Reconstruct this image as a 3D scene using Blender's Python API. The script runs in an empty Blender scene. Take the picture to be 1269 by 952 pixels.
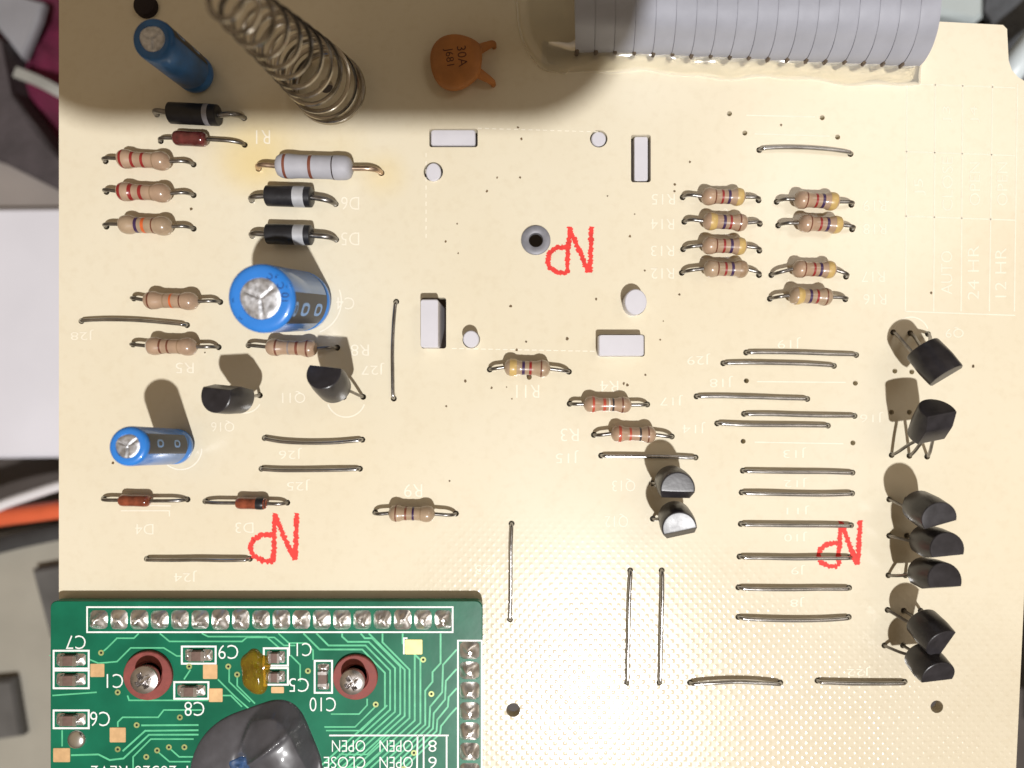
import bpy, math, random
from mathutils import Vector as V, noise
random.seed(7)
R = math.radians
sc = bpy.context.scene
col = sc.collection

# ------------------------------------------------------------------ camera, world, lamps, exposure
S = 8.9            # photo pixels per millimetre on the board's top face (lead pitch 2.54 mm = 22.6 px)
D = 92.0           # camera height over the board in mm
MM = 0.001
cam_d = bpy.data.cameras.new('camera'); cam = bpy.data.objects.new('camera', cam_d); col.objects.link(cam)
cam.location = (0, 0, D * MM)
cam_d.sensor_width = 36
cam_d.lens = 18 / ((1269 / 2 / S) / D)
cam_d.clip_start = 0.002; cam_d.clip_end = 20
cam_d.dof.use_dof = True; cam_d.dof.focus_distance = (D - 3) * MM; cam_d.dof.aperture_fstop = cam_d.lens / 2.1
sc.camera = cam

w = bpy.data.worlds.new('World'); sc.world = w; w.use_nodes = True
nt = w.node_tree; nt.nodes.clear()
wo = nt.nodes.new('ShaderNodeOutputWorld'); bg = nt.nodes.new('ShaderNodeBackground')
tc = nt.nodes.new('ShaderNodeTexCoord'); sx = nt.nodes.new('ShaderNodeSeparateXYZ'); rp = nt.nodes.new('ShaderNodeValToRGB')
nt.links.new(tc.outputs['Generated'], sx.inputs[0]); nt.links.new(sx.outputs['Z'], rp.inputs[0])
rp.color_ramp.elements[0].position = 0.0; rp.color_ramp.elements[0].color = (.24, .20, .16, 1)
rp.color_ramp.elements[1].position = 0.75; rp.color_ramp.elements[1].color = (1.0, .74, .48, 1)
nt.links.new(rp.outputs[0], bg.inputs[0]); bg.inputs[1].default_value = 0.345
nt.links.new(bg.outputs[0], wo.inputs[0])

def lamp(name, loc, size, watts, color):
    d = bpy.data.lights.new(name, 'AREA'); d.shape = 'DISK'; d.size = size * MM; d.energy = watts; d.color = color
    o = bpy.data.objects.new(name, d); col.objects.link(o)
    o.location = V(loc) * MM
    o.rotation_euler = (V((0, 0, 0)) - V(loc)).to_track_quat('-Z', 'Y').to_euler()
lamp('ceiling_lamp', (107, -412, 800), 27, 9.3, (1, .985, .98))
lamp('room_lamp', (325, 206, 500), 230, 0.32, (1, .95, .88))

sc.view_settings.view_transform = 'Standard'; sc.view_settings.look = 'None'
sc.view_settings.exposure = 0.0; sc.view_settings.gamma = 1; sc.view_settings.use_curve_mapping = False
sc.render.engine = 'CYCLES'

# ------------------------------------------------------------------ helpers
def P(px, py, h=0.0):                      # pixel seen at height h (mm) -> world point in mm
    k = (D - h) / D / S
    return V(((px - 634.5) * k, (476 - py) * k, h))

MATS = {}
def mat(name, color, rough=.5, metal=0., var=0., vscale=600, bump=0., bscale=900, coat=0., trans=0., ior=1.45, spec=.5, emit=None):
    if name in MATS: return MATS[name]
    m = bpy.data.materials.new(name); m.use_nodes = True
    n = m.node_tree; b = n.nodes['Principled BSDF']
    b.inputs['Base Color'].default_value = (*color, 1); b.inputs['Roughness'].default_value = rough
    b.inputs['Metallic'].default_value = metal; b.inputs['Coat Weight'].default_value = coat
    b.inputs['Coat Roughness'].default_value = .08
    b.inputs['Transmission Weight'].default_value = trans; b.inputs['IOR'].default_value = ior
    b.inputs['Specular IOR Level'].default_value = spec
    t = n.nodes.new('ShaderNodeTexCoord')
    if var:
        nz = n.nodes.new('ShaderNodeTexNoise'); nz.inputs['Scale'].default_value = vscale; nz.inputs['Detail'].default_value = 4
        n.links.new(t.outputs['Object'], nz.inputs['Vector'])
        r = n.nodes.new('ShaderNodeValToRGB')
        r.color_ramp.elements[0].position = .3; r.color_ramp.elements[1].position = .7
        r.color_ramp.elements[0].color = (*[c * (1 - var) for c in color], 1)
        r.color_ramp.elements[1].color = (*[min(1, c * (1 + var)) for c in color], 1)
        n.links.new(nz.outputs['Fac'], r.inputs[0]); n.links.new(r.outputs[0], b.inputs['Base Color'])
        mr = n.nodes.new('ShaderNodeMapRange'); mr.inputs['To Min'].default_value = max(.02, rough * .8); mr.inputs['To Max'].default_value = min(1, rough * 1.25)
        n.links.new(nz.outputs['Fac'], mr.inputs['Value']); n.links.new(mr.outputs[0], b.inputs['Roughness'])
    if bump:
        nb = n.nodes.new('ShaderNodeTexNoise'); nb.inputs['Scale'].default_value = bscale; nb.inputs['Detail'].default_value = 3
        n.links.new(t.outputs['Object'], nb.inputs['Vector'])
        bp = n.nodes.new('ShaderNodeBump'); bp.inputs['Strength'].default_value = 1; bp.inputs['Distance'].default_value = bump * MM
        n.links.new(nb.outputs['Fac'], bp.inputs['Height']); n.links.new(bp.outputs[0], b.inputs['Normal'])
    MATS[name] = m
    return m

M = dict(
    lead=mat('tinned_lead', (.27, .255, .24), .32, 1, .25, 900, .02, 1500),
    jumper=mat('jumper_wire', (.42, .415, .41), .22, 1, .25, 500, .02, 1200),
    brass=mat('coppery_lead', (.55, .42, .32), .35, 1, .25, 900),
    tan=mat('tan_varnish', (.38, .275, .18), .30, 0, .14, 500, .02, 1200, coat=.5),
    tanp=mat('pink_tan_varnish', (.40, .27, .18), .30, 0, .14, 500, .02, 1200, coat=.5),
    greyc=mat('grey_cement', (.39, .39, .425), .55, 0, .08, 500, .02, 1200),
    black=mat('black_epoxy', (.016, .016, .019), .38, 0, .25, 900, .015, 1800),
    blackt=mat('black_moulding', (.024, .022, .025), .31, 0, .3, 700, .006, 2600),
    glass=mat('red_glass', (.23, .055, .025), .18, 0, .5, 900, .02, 900, coat=.6),
    glassd=mat('dark_red_glass', (.10, .02, .018), .18, 0, .5, 900, .02, 900, coat=.6),
    silver=mat('silver_band', (.44, .45, .47), .4, .2, .1, 800),
    greyband=mat('grey_band', (.30, .30, .33), .5, 0, .2, 800),
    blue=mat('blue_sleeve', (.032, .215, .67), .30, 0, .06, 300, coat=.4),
    blued=mat('dull_blue_sleeve', (.030, .15, .42), .42, 0, .35, 350, coat=.2),  # darker, rougher and more mottled than the other blue sleeve
    bluel=mat('pale_blue_mark', (.20, .38, .72), .4, 0, .1, 800),
    stripe=mat('dark_stripe', (.035, .035, .042), .42, 0, .2, 600),
    stripeg=mat('grey_blue_stripe', (.16, .19, .26), .45, 0, .25, 700),
    ink=mat('dark_blue_ink', (.012, .02, .10), .5),
    alu=mat('aluminium', (.62, .63, .66), .50, 1, .30, 1600, .05, 1400),
    spring=mat('spring_steel', (.42, .38, .32), .22, 1, .15, 900),
    disc=mat('orange_ceramic', (.44, .175, .045), .55, 0, .2, 300, .03, 900),
    discink=mat('brown_ink', (.09, .030, .012), .6, 0, .4, 900),
    ribbon=mat('grey_ribbon', (.345, .355, .405), .42, 0, .06, 300, .01, 900),
    solder=mat('solder', (.88, .86, .84), .34, 1, .14, 700, .02, 700),
    white=mat('white_plastic', (.62, .61, .655), .45, 0, .03, 300),
    grommet=mat('grey_metal', (.23, .23, .255), .5, .25, .15, 900),
    dark=mat('dark_void', (.012, .010, .009), .8),
    red=mat('red_stamp_ink', (.78, .045, .035), .6, 0, .18, 900),
    silk=mat('white_silkscreen', (.85, .795, .66), .55, 0, .04, 900),
    silkg=mat('white_legend', (.86, .88, .86), .5, 0, .06, 900),
    speck=mat('burnt_speck', (.14, .09, .04), .7, 0, .4, 900),
    glue=mat('clear_glue', (.93, .89, .76), .09, 0, .04, 200, .012, 200, trans=.72, ior=1.47),
    trace=mat('covered_trace', (.12, .55, .29), .3, 0, .12, 900, coat=.3),
    copper=mat('bare_pad', (.72, .47, .24), .42, .35, .1, 900),
    yellow=mat('yellow_pad', (.80, .70, .28), .4, .2, .1, 900),
    via=mat('via_ring', (.36, .42, .16), .4, .3, .2, 900),
    chip=mat('chip_ceramic', (.16, .10, .08), .5, 0, .25, 900),
    fibre=mat('red_fibre_washer', (.235, .055, .045), .6, 0, .18, 900, .02, 1500),
    screw=mat('screw_steel', (.62, .60, .60), .27, 1, .15, 900, .02, 800),
    amber=mat('amber_resin', (.80, .40, .03), .06, 0, .45, 350, .14, 350, trans=.8, ior=1.5),
    glob=mat('glob_epoxy', (.070, .070, .080), .40, 0, .15, 500, .006, 1500, coat=.7),
)
BAND = {k: mat('band_' + k, c, .35, 0, .12, 900, coat=.4) for k, c in dict(
    red=(.27, .020, .018), redo=(.45, .075, .04), brown=(.16, .055, .030), violet=(.045, .020, .075), gold=(.52, .36, .13),
    orange=(.60, .12, .03), tan=(.30, .20, .12), white=(.70, .66, .58), dark=(.045, .035, .035), grey=(.26, .22, .20),
    rust=(.19, .06, .035)).items()}

ORG = {}
def reg(o, parent=None):
    col.objects.link(o)
    if parent is not None: o.parent = parent
    return o
def tag(o, label=None, cat=None, group=None, kind=None):
    if label: o['label'] = label
    if cat: o['category'] = cat
    if group: o['group'] = group
    if kind: o['kind'] = kind
    return o
def thing(name, org, label, cat, group=None):
    o = bpy.data.objects.new(name, None); o.empty_display_size = .002
    reg(o); o.location = V(org) * MM; ORG[o.name] = V(org)
    return tag(o, label, cat, group)
def mesh_of(name, geo, org, m, smooth=True, angle=38):
    me = bpy.data.meshes.new(name)
    me.from_pydata([tuple((V(v) - org) * MM) for v in geo[0]], [], geo[1])
    me.validate(); me.materials.append(m)
    if smooth:
        me.polygons.foreach_set('use_smooth', [True] * len(me.polygons))
        me.set_sharp_from_angle(angle=R(angle))
    me.update()
    return me
def part(name, geo, m, parent, smooth=True, angle=38):
    org = ORG[parent.name]
    o = bpy.data.objects.new(name, mesh_of(name, geo, org, m, smooth, angle)); reg(o, parent); ORG[o.name] = org
    return o
def single(name, geo, m, org, label, cat, group=None, smooth=True, kind=None):
    o = bpy.data.objects.new(name, mesh_of(name, geo, V(org), m, smooth)); reg(o)
    o.location = V(org) * MM; ORG[o.name] = V(org)
    return tag(o, label, cat, group, kind)

def join(*gs):
    vs, fs = [], []
    for g in gs:
        k = len(vs); vs += list(g[0]); fs += [tuple(i + k for i in f) for f in g[1]]
    return vs, fs
def spline(pts, n=6):
    pts = [V(p) for p in pts]; out = []
    q = [pts[0] * 2 - pts[1]] + pts + [pts[-1] * 2 - pts[-2]]
    for i in range(1, len(q) - 2):
        a, b, c, d = q[i - 1], q[i], q[i + 1], q[i + 2]
        for j in range(n):
            t = j / n
            out.append(.5 * ((2 * b) + (c - a) * t + (2 * a - 5 * b + 4 * c - d) * t * t + (3 * b - a - 3 * c + d) * t ** 3))
    return out + [pts[-1]]
def tube(path, r, n=8):
    path = [V(p) for p in path]; vs, fs = [], []
    up = V((0.13, .21, .97)); m = len(path)
    x = None
    for i, p in enumerate(path):
        t = (path[min(i + 1, m - 1)] - path[max(i - 1, 0)]).normalized()
        if x is None:
            x = t.orthogonal().normalized()
        x = (x - t * x.dot(t)).normalized(); y = t.cross(x)
        rr = r[i] if isinstance(r, (list, tuple)) else r
        vs += [p + (x * math.cos(2 * math.pi * k / n) + y * math.sin(2 * math.pi * k / n)) * rr for k in range(n)]
    for i in range(m - 1):
        for k in range(n):
            a, b = i * n + k, i * n + (k + 1) % n
            fs.append((a, b, b + n, a + n))
    fs.append(tuple(range(n))[::-1]); fs.append(tuple((m - 1) * n + k for k in range(n)))
    return vs, fs
def frame(A, hint=V((0, 0, 1))):
    A = A.normalized(); x = hint - A * hint.dot(A)
    if x.length < 1e-4: x = A.orthogonal()
    x.normalize(); return A, x, A.cross(x)
def lathe(prof, B, A, n=24, hint=V((1, 0, 0))):     # prof: (distance along axis, radius)
    A, x, y = frame(A, hint); vs, fs = [], []
    for s, r in prof:
        vs += [B + A * s + (x * math.cos(2 * math.pi * k / n) + y * math.sin(2 * math.pi * k / n)) * r for k in range(n)]
    for i in range(len(prof) - 1):
        for k in range(n):
            a, b = i * n + k, i * n + (k + 1) % n
            fs.append((a, b, b + n, a + n))
    fs.append(tuple(range(n))[::-1]); fs.append(tuple((len(prof) - 1) * n + k for k in range(n)))
    return vs, fs
def prism(poly, z0, z1):
    n = len(poly); vs = [V((p[0], p[1], z0)) for p in poly] + [V((p[0], p[1], z1)) for p in poly]
    return vs, [tuple(range(n))[::-1], tuple(range(n, 2 * n))] + [(i, (i + 1) % n, n + (i + 1) % n, n + i) for i in range(n)]
def prism_b(poly, z0, z1, b=.15):                    # prism with a chamfered upper edge
    n = len(poly); c = sum((V((p[0], p[1])) for p in poly), V((0, 0))) / n
    ins = []
    for p in poly:
        d = V((p[0], p[1])) - c; ins.append(c + d * max(0, (d.length - b) / max(d.length, 1e-6)))
    vs = [V((p[0], p[1], z0)) for p in poly] + [V((p[0], p[1], z1 - b)) for p in poly] + [V((p[0], p[1], z1)) for p in ins]
    fs = [tuple(range(n))[::-1], tuple(range(2 * n, 3 * n))]
    for l in (0, n):
        fs += [(l + i, l + (i + 1) % n, l + n + (i + 1) % n, l + n + i) for i in range(n)]
    return vs, fs
def rrect(x0, y0, x1, y1, r, n=4):
    pts = []
    for cx, cy, a0 in ((x1 - r, y1 - r, 0), (x0 + r, y1 - r, 90), (x0 + r, y0 + r, 180), (x1 - r, y0 + r, 270)):
        for k in range(n + 1):
            a = R(a0 + 90 * k / n); pts.append((cx + r * math.cos(a), cy + r * math.sin(a)))
    return pts
def circle(cx, cy, r, n=24): return [(cx + r * math.cos(2 * math.pi * k / n), cy + r * math.sin(2 * math.pi * k / n)) for k in range(n)]
def ring(cx, cy, r0, r1, z, a0=0, a1=360, n=32):
    vs, fs = [], []
    for k in range(n + 1):
        a = R(a0 + (a1 - a0) * k / n)
        vs += [V((cx + r0 * math.cos(a), cy + r0 * math.sin(a), z)), V((cx + r1 * math.cos(a), cy + r1 * math.sin(a), z))]
    for k in range(n): fs.append((2 * k, 2 * k + 1, 2 * k + 3, 2 * k + 2))
    return vs, fs
def strip(pts, wdt, z, h=0.0, jit=0.0):              # flat polyline of a given width; h > 0 gives it thickness
    pts = [V((p[0], p[1])) for p in pts]; m = len(pts); vs, fs = [], []
    for i, p in enumerate(pts):
        d0 = (pts[i] - pts[i - 1]).normalized() if i else None
        d1 = (pts[i + 1] - pts[i]).normalized() if i < m - 1 else None
        a = d0 or d1; b = d1 or d0
        nrm = V((-(a.y + b.y), a.x + b.x)); nrm.normalize()
        k = wdt / 2 / max(.5, nrm.dot(V((-a.y, a.x))))
        j0, j1 = 1 + random.uniform(-jit, jit), 1 + random.uniform(-jit, jit)
        for q in (p + nrm * k * j0, p - nrm * k * j1): vs.append(V((q.x, q.y, z + h)))
    for i in range(m - 1): fs.append((2 * i, 2 * i + 1, 2 * i + 3, 2 * i + 2))
    if h:
        n = len(vs); vs += [V((v.x, v.y, z)) for v in vs]
        for i in range(m - 1):
            fs.append((2 * i, 2 * i + 2, n + 2 * i + 2, n + 2 * i)); fs.append((2 * i + 1, n + 2 * i + 1, n + 2 * i + 3, 2 * i + 3))
    return vs, fs
TXT = {}
def text_geo(s, height, c, z, rot=180, width=None):
    if s not in TXT:
        cu = bpy.data.curves.new('t', 'FONT'); cu.body = s; cu.resolution_u = 3; cu.fill_mode = 'FRONT'; cu.offset = -.010
        o = bpy.data.objects.new('t', cu); me = bpy.data.meshes.new_from_object(o)
        TXT[s] = ([v.co.copy() for v in me.vertices], [tuple(p.vertices) for p in me.polygons])
        bpy.data.objects.remove(o); bpy.data.curves.remove(cu); bpy.data.meshes.remove(me)
    vs, fs = TXT[s]
    x0, x1 = min(v.x for v in vs), max(v.x for v in vs); y0, y1 = min(v.y for v in vs), max(v.y for v in vs)
    ky = height / (y1 - y0); kx = (width / (x1 - x0)) if width else ky
    ca, sa = math.cos(R(rot)), math.sin(R(rot)); out = []
    for v in vs:
        x, y = (v.x - (x0 + x1) / 2) * kx, (v.y - (y0 + y1) / 2) * ky
        out.append(V((c[0] + x * ca - y * sa, c[1] + x * sa + y * ca, z)))
    return out, fs

# ------------------------------------------------------------------ data read off the photograph (pixels)
# resistors: lead hole, lead hole, body end, body end, bulb radius mm, body material, bands (fraction, width, colour), label
RES = [
 ((131, 200), (240, 204), (145, 196.6), (211, 200.4), 1.28, 'tanp', [(.13, .05, 'red'), (.33, .05, 'red'), (.52, .05, 'red'), (.72, .025, 'tan')], 'tan resistor with three red bands next to the small dark red glass diode'),
 ((132, 238), (240, 242), (144.5, 237.3), (212, 240), 1.28, 'tanp', [(.11, .06, 'red'), (.30, .06, 'red'), (.48, .06, 'red'), (.67, .025, 'tan')], 'tan resistor with three red bands, the middle one of the three at the board edge'),
 ((132, 281), (240, 283.6), (147, 278), (213.5, 280.8), 1.3, 'tan', [(.37, .055, 'violet'), (.50, .055, 'orange'), (.67, .025, 'brown')], 'tan resistor with one dark violet and one orange band near the board edge'),
 ((166, 370), (273, 374.4), (178, 372), (246, 373.6), 1.25, 'tanp', [(.14, .03, 'brown'), (.40, .025, 'tan'), (.53, .035, 'orange'), (.70, .025, 'brown')], 'tan resistor with a thin orange band lying above the long jumper J28'),
 ((165, 427), (271, 430.4), (181, 428.8), (244, 430), 1.25, 'tanp', [(.06, .04, 'white'), (.32, .035, 'brown'), (.47, .035, 'brown'), (.67, .025, 'tan')], 'tan resistor with a white end band and two brown bands below jumper J28'),
 ((308, 428), (418, 431), (329, 430), (393.5, 432.4), 1.2, 'tanp', [(.23, .035, 'brown'), (.46, .03, 'grey'), (.62, .05, 'rust'), (.82, .035, 'brown')], 'tan resistor tucked between the big blue capacitor and a transistor'),
 ((465, 635), (565, 636.5), (481.5, 636), (539, 637), 1.15, 'tan', [(.17, .03, 'brown'), (.38, .045, 'rust'), (.54, .045, 'violet'), (.70, .02, 'tan')], 'tan resistor lying alone under its printed mark R9'),
 ((607, 458), (705, 460.7), (624.5, 455), (682, 457.2), 1.2, 'tan', [(.20, .15, 'gold'), (.42, .06, 'violet'), (.57, .055, 'red'), (.80, .03, 'brown')], 'resistor with a wide gold band and a burnt spot, printed R11'),
 ((706, 500.4), (802, 501.3), (723, 501), (782.5, 502), 1.12, 'tanp', [(.20, .05, 'redo'), (.43, .06, 'redo'), (.53, .03, 'white'), (.61, .04, 'dark'), (.80, .03, 'brown')], 'pinkish resistor with two light red bands, printed R4'),
 ((736, 539), (832.5, 541), (757, 537.3), (813, 538.8), 1.15, 'tanp', [(.19, .06, 'redo'), (.42, .05, 'redo'), (.64, .04, 'dark'), (.81, .03, 'brown')], 'pinkish resistor printed R3, half in the shadow of a transistor beside jumper J15'),
 ((846, 244.6), (940, 248.4), (869, 243.5), (923.6, 244.2), 1.2, 'tanp', [(.30, .03, 'brown'), (.46, .05, 'red'), (.61, .06, 'violet'), (.85, .14, 'gold')], 'banded resistor printed R15, first of the four stacked under the white lettering'),
 ((848, 275), (941.6, 277.7), (870.7, 274), (926.5, 276.4), 1.2, 'tanp', [(.22, .15, 'gold'), (.46, .06, 'violet'), (.60, .05, 'red'), (.80, .03, 'brown')], 'banded resistor printed R14 with its gold band at the printed mark'),
 ((846.6, 309), (941, 310.8), (869.7, 304.2), (925.5, 305.4), 1.2, 'tanp', [(.30, .03, 'brown'), (.47, .05, 'red'), (.63, .06, 'violet'), (.85, .14, 'gold')], 'banded resistor printed R13, between R14 and R12'),
 ((845, 338.2), (940.6, 341), (871.6, 333), (927.4, 333.8), 1.2, 'tan', [(.30, .03, 'brown'), (.47, .05, 'red'), (.62, .06, 'violet'), (.84, .12, 'tan')], 'banded resistor printed R12, last of its stack of four'),
 ((962.4, 250.3), (1055, 254), (984, 247.2), (1040, 250.2), 1.22, 'tanp', [(.24, .03, 'brown'), (.46, .05, 'red'), (.61, .06, 'violet'), (.83, .15, 'gold')], 'banded resistor printed R19, next to the printed table'),
 ((964.3, 279.6), (1056, 284.3), (989, 276.7), (1044.7, 279), 1.2, 'tanp', [(.24, .03, 'brown'), (.46, .05, 'red'), (.62, .06, 'violet'), (.85, .14, 'gold')], 'banded resistor printed R18, touching R19'),
 ((955.8, 341), (1048.4, 343), (982, 333.3), (1036, 334.5), 1.2, 'tanp', [(.24, .03, 'brown'), (.46, .05, 'red'), (.61, .06, 'violet'), (.83, .14, 'gold')], 'banded resistor with curved leads above R16, gold band at one end'),
 ((954, 370.4), (1047.5, 371), (977.5, 366.2), (1031.4, 368.2), 1.22, 'tan', [(.24, .15, 'gold'), (.46, .06, 'violet'), (.62, .05, 'red'), (.82, .03, 'brown')], 'banded resistor printed R16 with its gold band turned away from the printed table'),
]
# bare jumper wires: end, end, (bend px offset at middle), label
JUMP = [
 ((101, 398), (231.8, 403), (0, -3.5), 'dark long jumper wire marked J28 near the plain board edge'),
 ((328, 543), (449, 545), (-8, 5), 'bent jumper wire marked J26 with a kink in its middle'),
 ((324, 581), (446, 581), (-5, 2), 'grey jumper wire marked J25, parallel to the kinked one'),
 ((182, 692.6), (309.6, 692.6), (0, 1), 'dark jumper wire marked J24 beside the red NP stamp'),
 ((491, 374), (488, 494), (-3, 0), 'upright jumper wire marked J27 near the big blue capacitor'),
 ((634, 649), (632, 768), (0, 0), 'upright jumper wire marked J23 beside the green board corner'),
 ((781, 707), (777, 846), (0, 0), 'upright jumper wire on the woven glare, the one nearer J23'),
 ((820, 707), (817, 846), (1, 0), 'upright jumper wire on the woven glare, the one farther from J23'),
 ((745, 564.7), (862, 567), (0, 0), 'bright jumper wire marked J15 crossed by a transistor shadow'),
 ((941, 186), (1054, 191), (0, -5), 'single bowed jumper wire close to the clear glue bead'),
 ((924.7, 437), (1061, 440), (0, -1), 'jumper wire marked J19, close above J29'),
 ((896.3, 450.3), (1033.5, 453.5), (0, -1.5), 'jumper wire marked J29, close below J19'),
 ((863.2, 491.3), (1000.4, 494.5), (0, -.5), 'jumper wire marked J18 shifted towards the white pegs'),
 ((922, 513), (1059, 515.5), (0, .5), 'jumper wire lying close above the one marked J14'),
 ((888.8, 524.8), (1026, 527.6), (0, 1), 'jumper wire marked J14 shifted out of line with the row'),
 ((920.5, 583.4), (1056.5, 585.8), (0, .5), 'jumper wire just above the printed mark J12'),
 ((919, 610.3), (1056, 611.5), (0, 2), 'jumper wire just below the printed mark J12'),
 ((918, 649.4), (1054.7, 651), (0, 1), 'jumper wire ending under the tall strokes of a red stamp'),
 ((916.4, 689.8), (1053.5, 690.5), (0, 2), 'jumper wire crossing the foot of a red NP stamp'),
 ((915, 728), (1052.3, 728.5), (0, 2), 'jumper wire second to last of the ladder, below the red stamp'),
 ((915, 764.7), (1051.8, 764.7), (0, 4), 'sagging jumper wire, last of the ladder of wires'),
 ((855, 846), (967, 846), (0, -1.5), 'bowed jumper wire on the woven part next to the two upright ones'),
 ((1013, 843.5), (1121, 845), (-12, 2.5), 'sagging jumper wire beside the last black transistor'),
]
# transistors: body bottom px + height, body top px + height, flat direction, three holes, label
TRN = [
 ((298, 492), 4.6, (267, 490), 9.2, (.05, 1, .15), [(276, 490), (299, 490), (322, 490)], 'black transistor marked Q16 beside the small blue capacitor shadow'),
 ((415, 481), 4.4, (401, 462), 9.0, (.1, 1, .1), [(403, 491), (426, 492), (450, 492)], 'black transistor marked Q11 tilted beside the upright jumper J27'),
 ((831.5, 596.5), 2.6, (840, 606), 7.0, (-.02, -1, .02), [(808, 599), (831, 600), (854, 601)], 'black transistor marked Q13 with dark half-round top'),
 ((836, 640), 2.6, (842, 655), 7.0, (.22, -1, .25), [(809, 643), (833, 643), (857, 643)], 'transistor marked Q12 whose half-round top catches the light'),
 ((1143, 432), 4.2, (1173, 466), 6.4, (.3, .3, -1), [(1107, 412), (1128, 413), (1150, 414)], 'black transistor bent over with three bare leads, next to the printed table'),
 ((1147, 541), 4.2, (1162, 508), 7.2, (.2, -.5, 1), [(1105, 564), (1127, 565), (1149, 566)], 'black transistor leaning the other way, standing on three splayed leads'),
 ((1138, 627), 3.2, (1164, 643), 7.8, (.3, -1, .2), [(1102, 619), (1124, 619), (1146, 619)], 'shiny grey-black transistor, first of the touching three'),
 ((1146, 670), 3.2, (1174, 681), 7.8, (.1, -1, .2), [(1102, 664), (1124, 664), (1146, 664)], 'black transistor in the middle of the touching three'),
 ((1144, 711), 3.2, (1171, 719), 7.6, (.05, -1, .15), [(1101, 713), (1122, 713), (1144, 713)], 'black transistor, last of the touching three'),
 ((1142, 770), 3.4, (1168, 798), 6.8, (.5, .3, -1), [(1100, 756), (1120, 757), (1141, 757)], 'black transistor tilted onto its neighbour, upper one of the touching pair'),
 ((1140, 812), 3.2, (1163, 838), 6.6, (.1, -1, .15), [(1096, 800), (1119, 800), (1141, 801)], 'black transistor with a flat lower edge, beside the small mounting hole'),
]
# diodes: hole, hole, body end, body end, radius, material, band (f0, f1, material), lead material, label
DIO = [
 ((194.6, 142), (302.4, 146.5), (210, 140), (271, 143), 1.42, 'black', (.74, .84, 'greyband'), 'lead', 'black diode with a thin grey band under the shaded blue capacitor'),
 ((199.3, 175), (303.3, 179.6), (214.4, 171), (257, 173), 1.02, 'glassd', None, 'lead', 'small dark red glass diode with long leads'),
 ((312, 248.3), (416, 253), (330, 242.6), (386.7, 244.5), 1.40, 'black', (.62, .86, 'silver'), 'lead', 'black diode with a silver band directly below the grey power resistor'),
 ((312.6, 292.4), (416.6, 297), (330.5, 290), (386.5, 291.6), 1.38, 'black', (.63, .86, 'silver'), 'lead', 'black diode with a silver band directly above the big blue capacitor'),
 ((128.7, 618), (232.4, 619), (147.4, 620), (186.5, 620.8), .84, 'glass', None, 'lead', 'orange-brown glass diode below the small blue capacitor'),
 ((254.5, 621.3), (356, 623), (292, 623.4), (331.5, 624.2), .84, 'glass', (.67, .96, 'black'), 'lead', 'orange-brown glass diode with a black end band near the red stamp'),
]
EMPTY_HOLES = [(904, 141), (1019, 146), (923, 165), (1038, 170), (925, 472), (1060, 475), (921, 547), (1057, 549), (1109, 460), (1130, 461), (1105, 511), (1127, 511)]

# ------------------------------------------------------------------ circuit board with real holes
holes = []                                            # (x, y, r) in mm
def hole(px, r=.43):
    p = P(*px); holes.append((p.x, p.y, r))
for r_ in RES: hole(r_[0]); hole(r_[1])
for j_ in JUMP: hole(j_[0]); hole(j_[1])
for t_ in TRN:
    for h_ in t_[5]: hole(h_)
for d_ in DIO: hole(d_[0]); hole(d_[1])
hole((320.5, 209), .45); hole((472.6, 214.4), .45)
for e_ in EMPTY_HOLES: hole(e_, .36)
for px, r_ in (((636, 880), .98), ((1161, 876), .88), ((404, 107), .95), ((664, 298), 1.9)): hole(px, r_)
slots = [(532, 159.5, 592, 182.5), (782, 167, 806.5, 226), (522, 369, 553, 432), (741, 414.5, 799, 442)]
pegholes = [((742, 172), 1.12), ((537, 213), 1.25), ((584, 421), 1.12), ((786, 376), 1.6)]
outline_px = [(73, -70), (1128, -70), (1128, 25), (1243, 31), (1248, 36), (1250, 75), (1254, 87), (1262, 96), (1276, 104), (1279, 380), (1271, 700), (1256, 1020), (73, 1020)]

cu = bpy.data.curves.new('b', 'CURVE'); cu.dimensions = '2D'; cu.fill_mode = 'BOTH'; cu.extrude = .8
def poly(pts):
    s = cu.splines.new('POLY'); s.points.add(len(pts) - 1)
    for i, p in enumerate(pts): s.points[i].co = (p[0], p[1], 0, 1)
    s.use_cyclic_u = True
poly([tuple(P(*p)[:2]) for p in outline_px])
for x, y, r_ in holes: poly(circle(x, y, r_, 10 if r_ < .6 else 28))
for s_ in slots:
    a, b = P(s_[0], s_[3]), P(s_[2], s_[1]); poly(rrect(a.x, a.y, b.x, b.y, .35))
for px, r_ in pegholes:
    p = P(*px); poly(circle(p.x, p.y, r_ + .1, 28))
ob = bpy.data.objects.new('b', cu); me = bpy.data.meshes.new_from_object(ob)
board_geo = ([v.co + V((0, 0, -.8)) for v in me.vertices], [tuple(p.vertices) for p in me.polygons])
bpy.data.objects.remove(ob)

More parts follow.
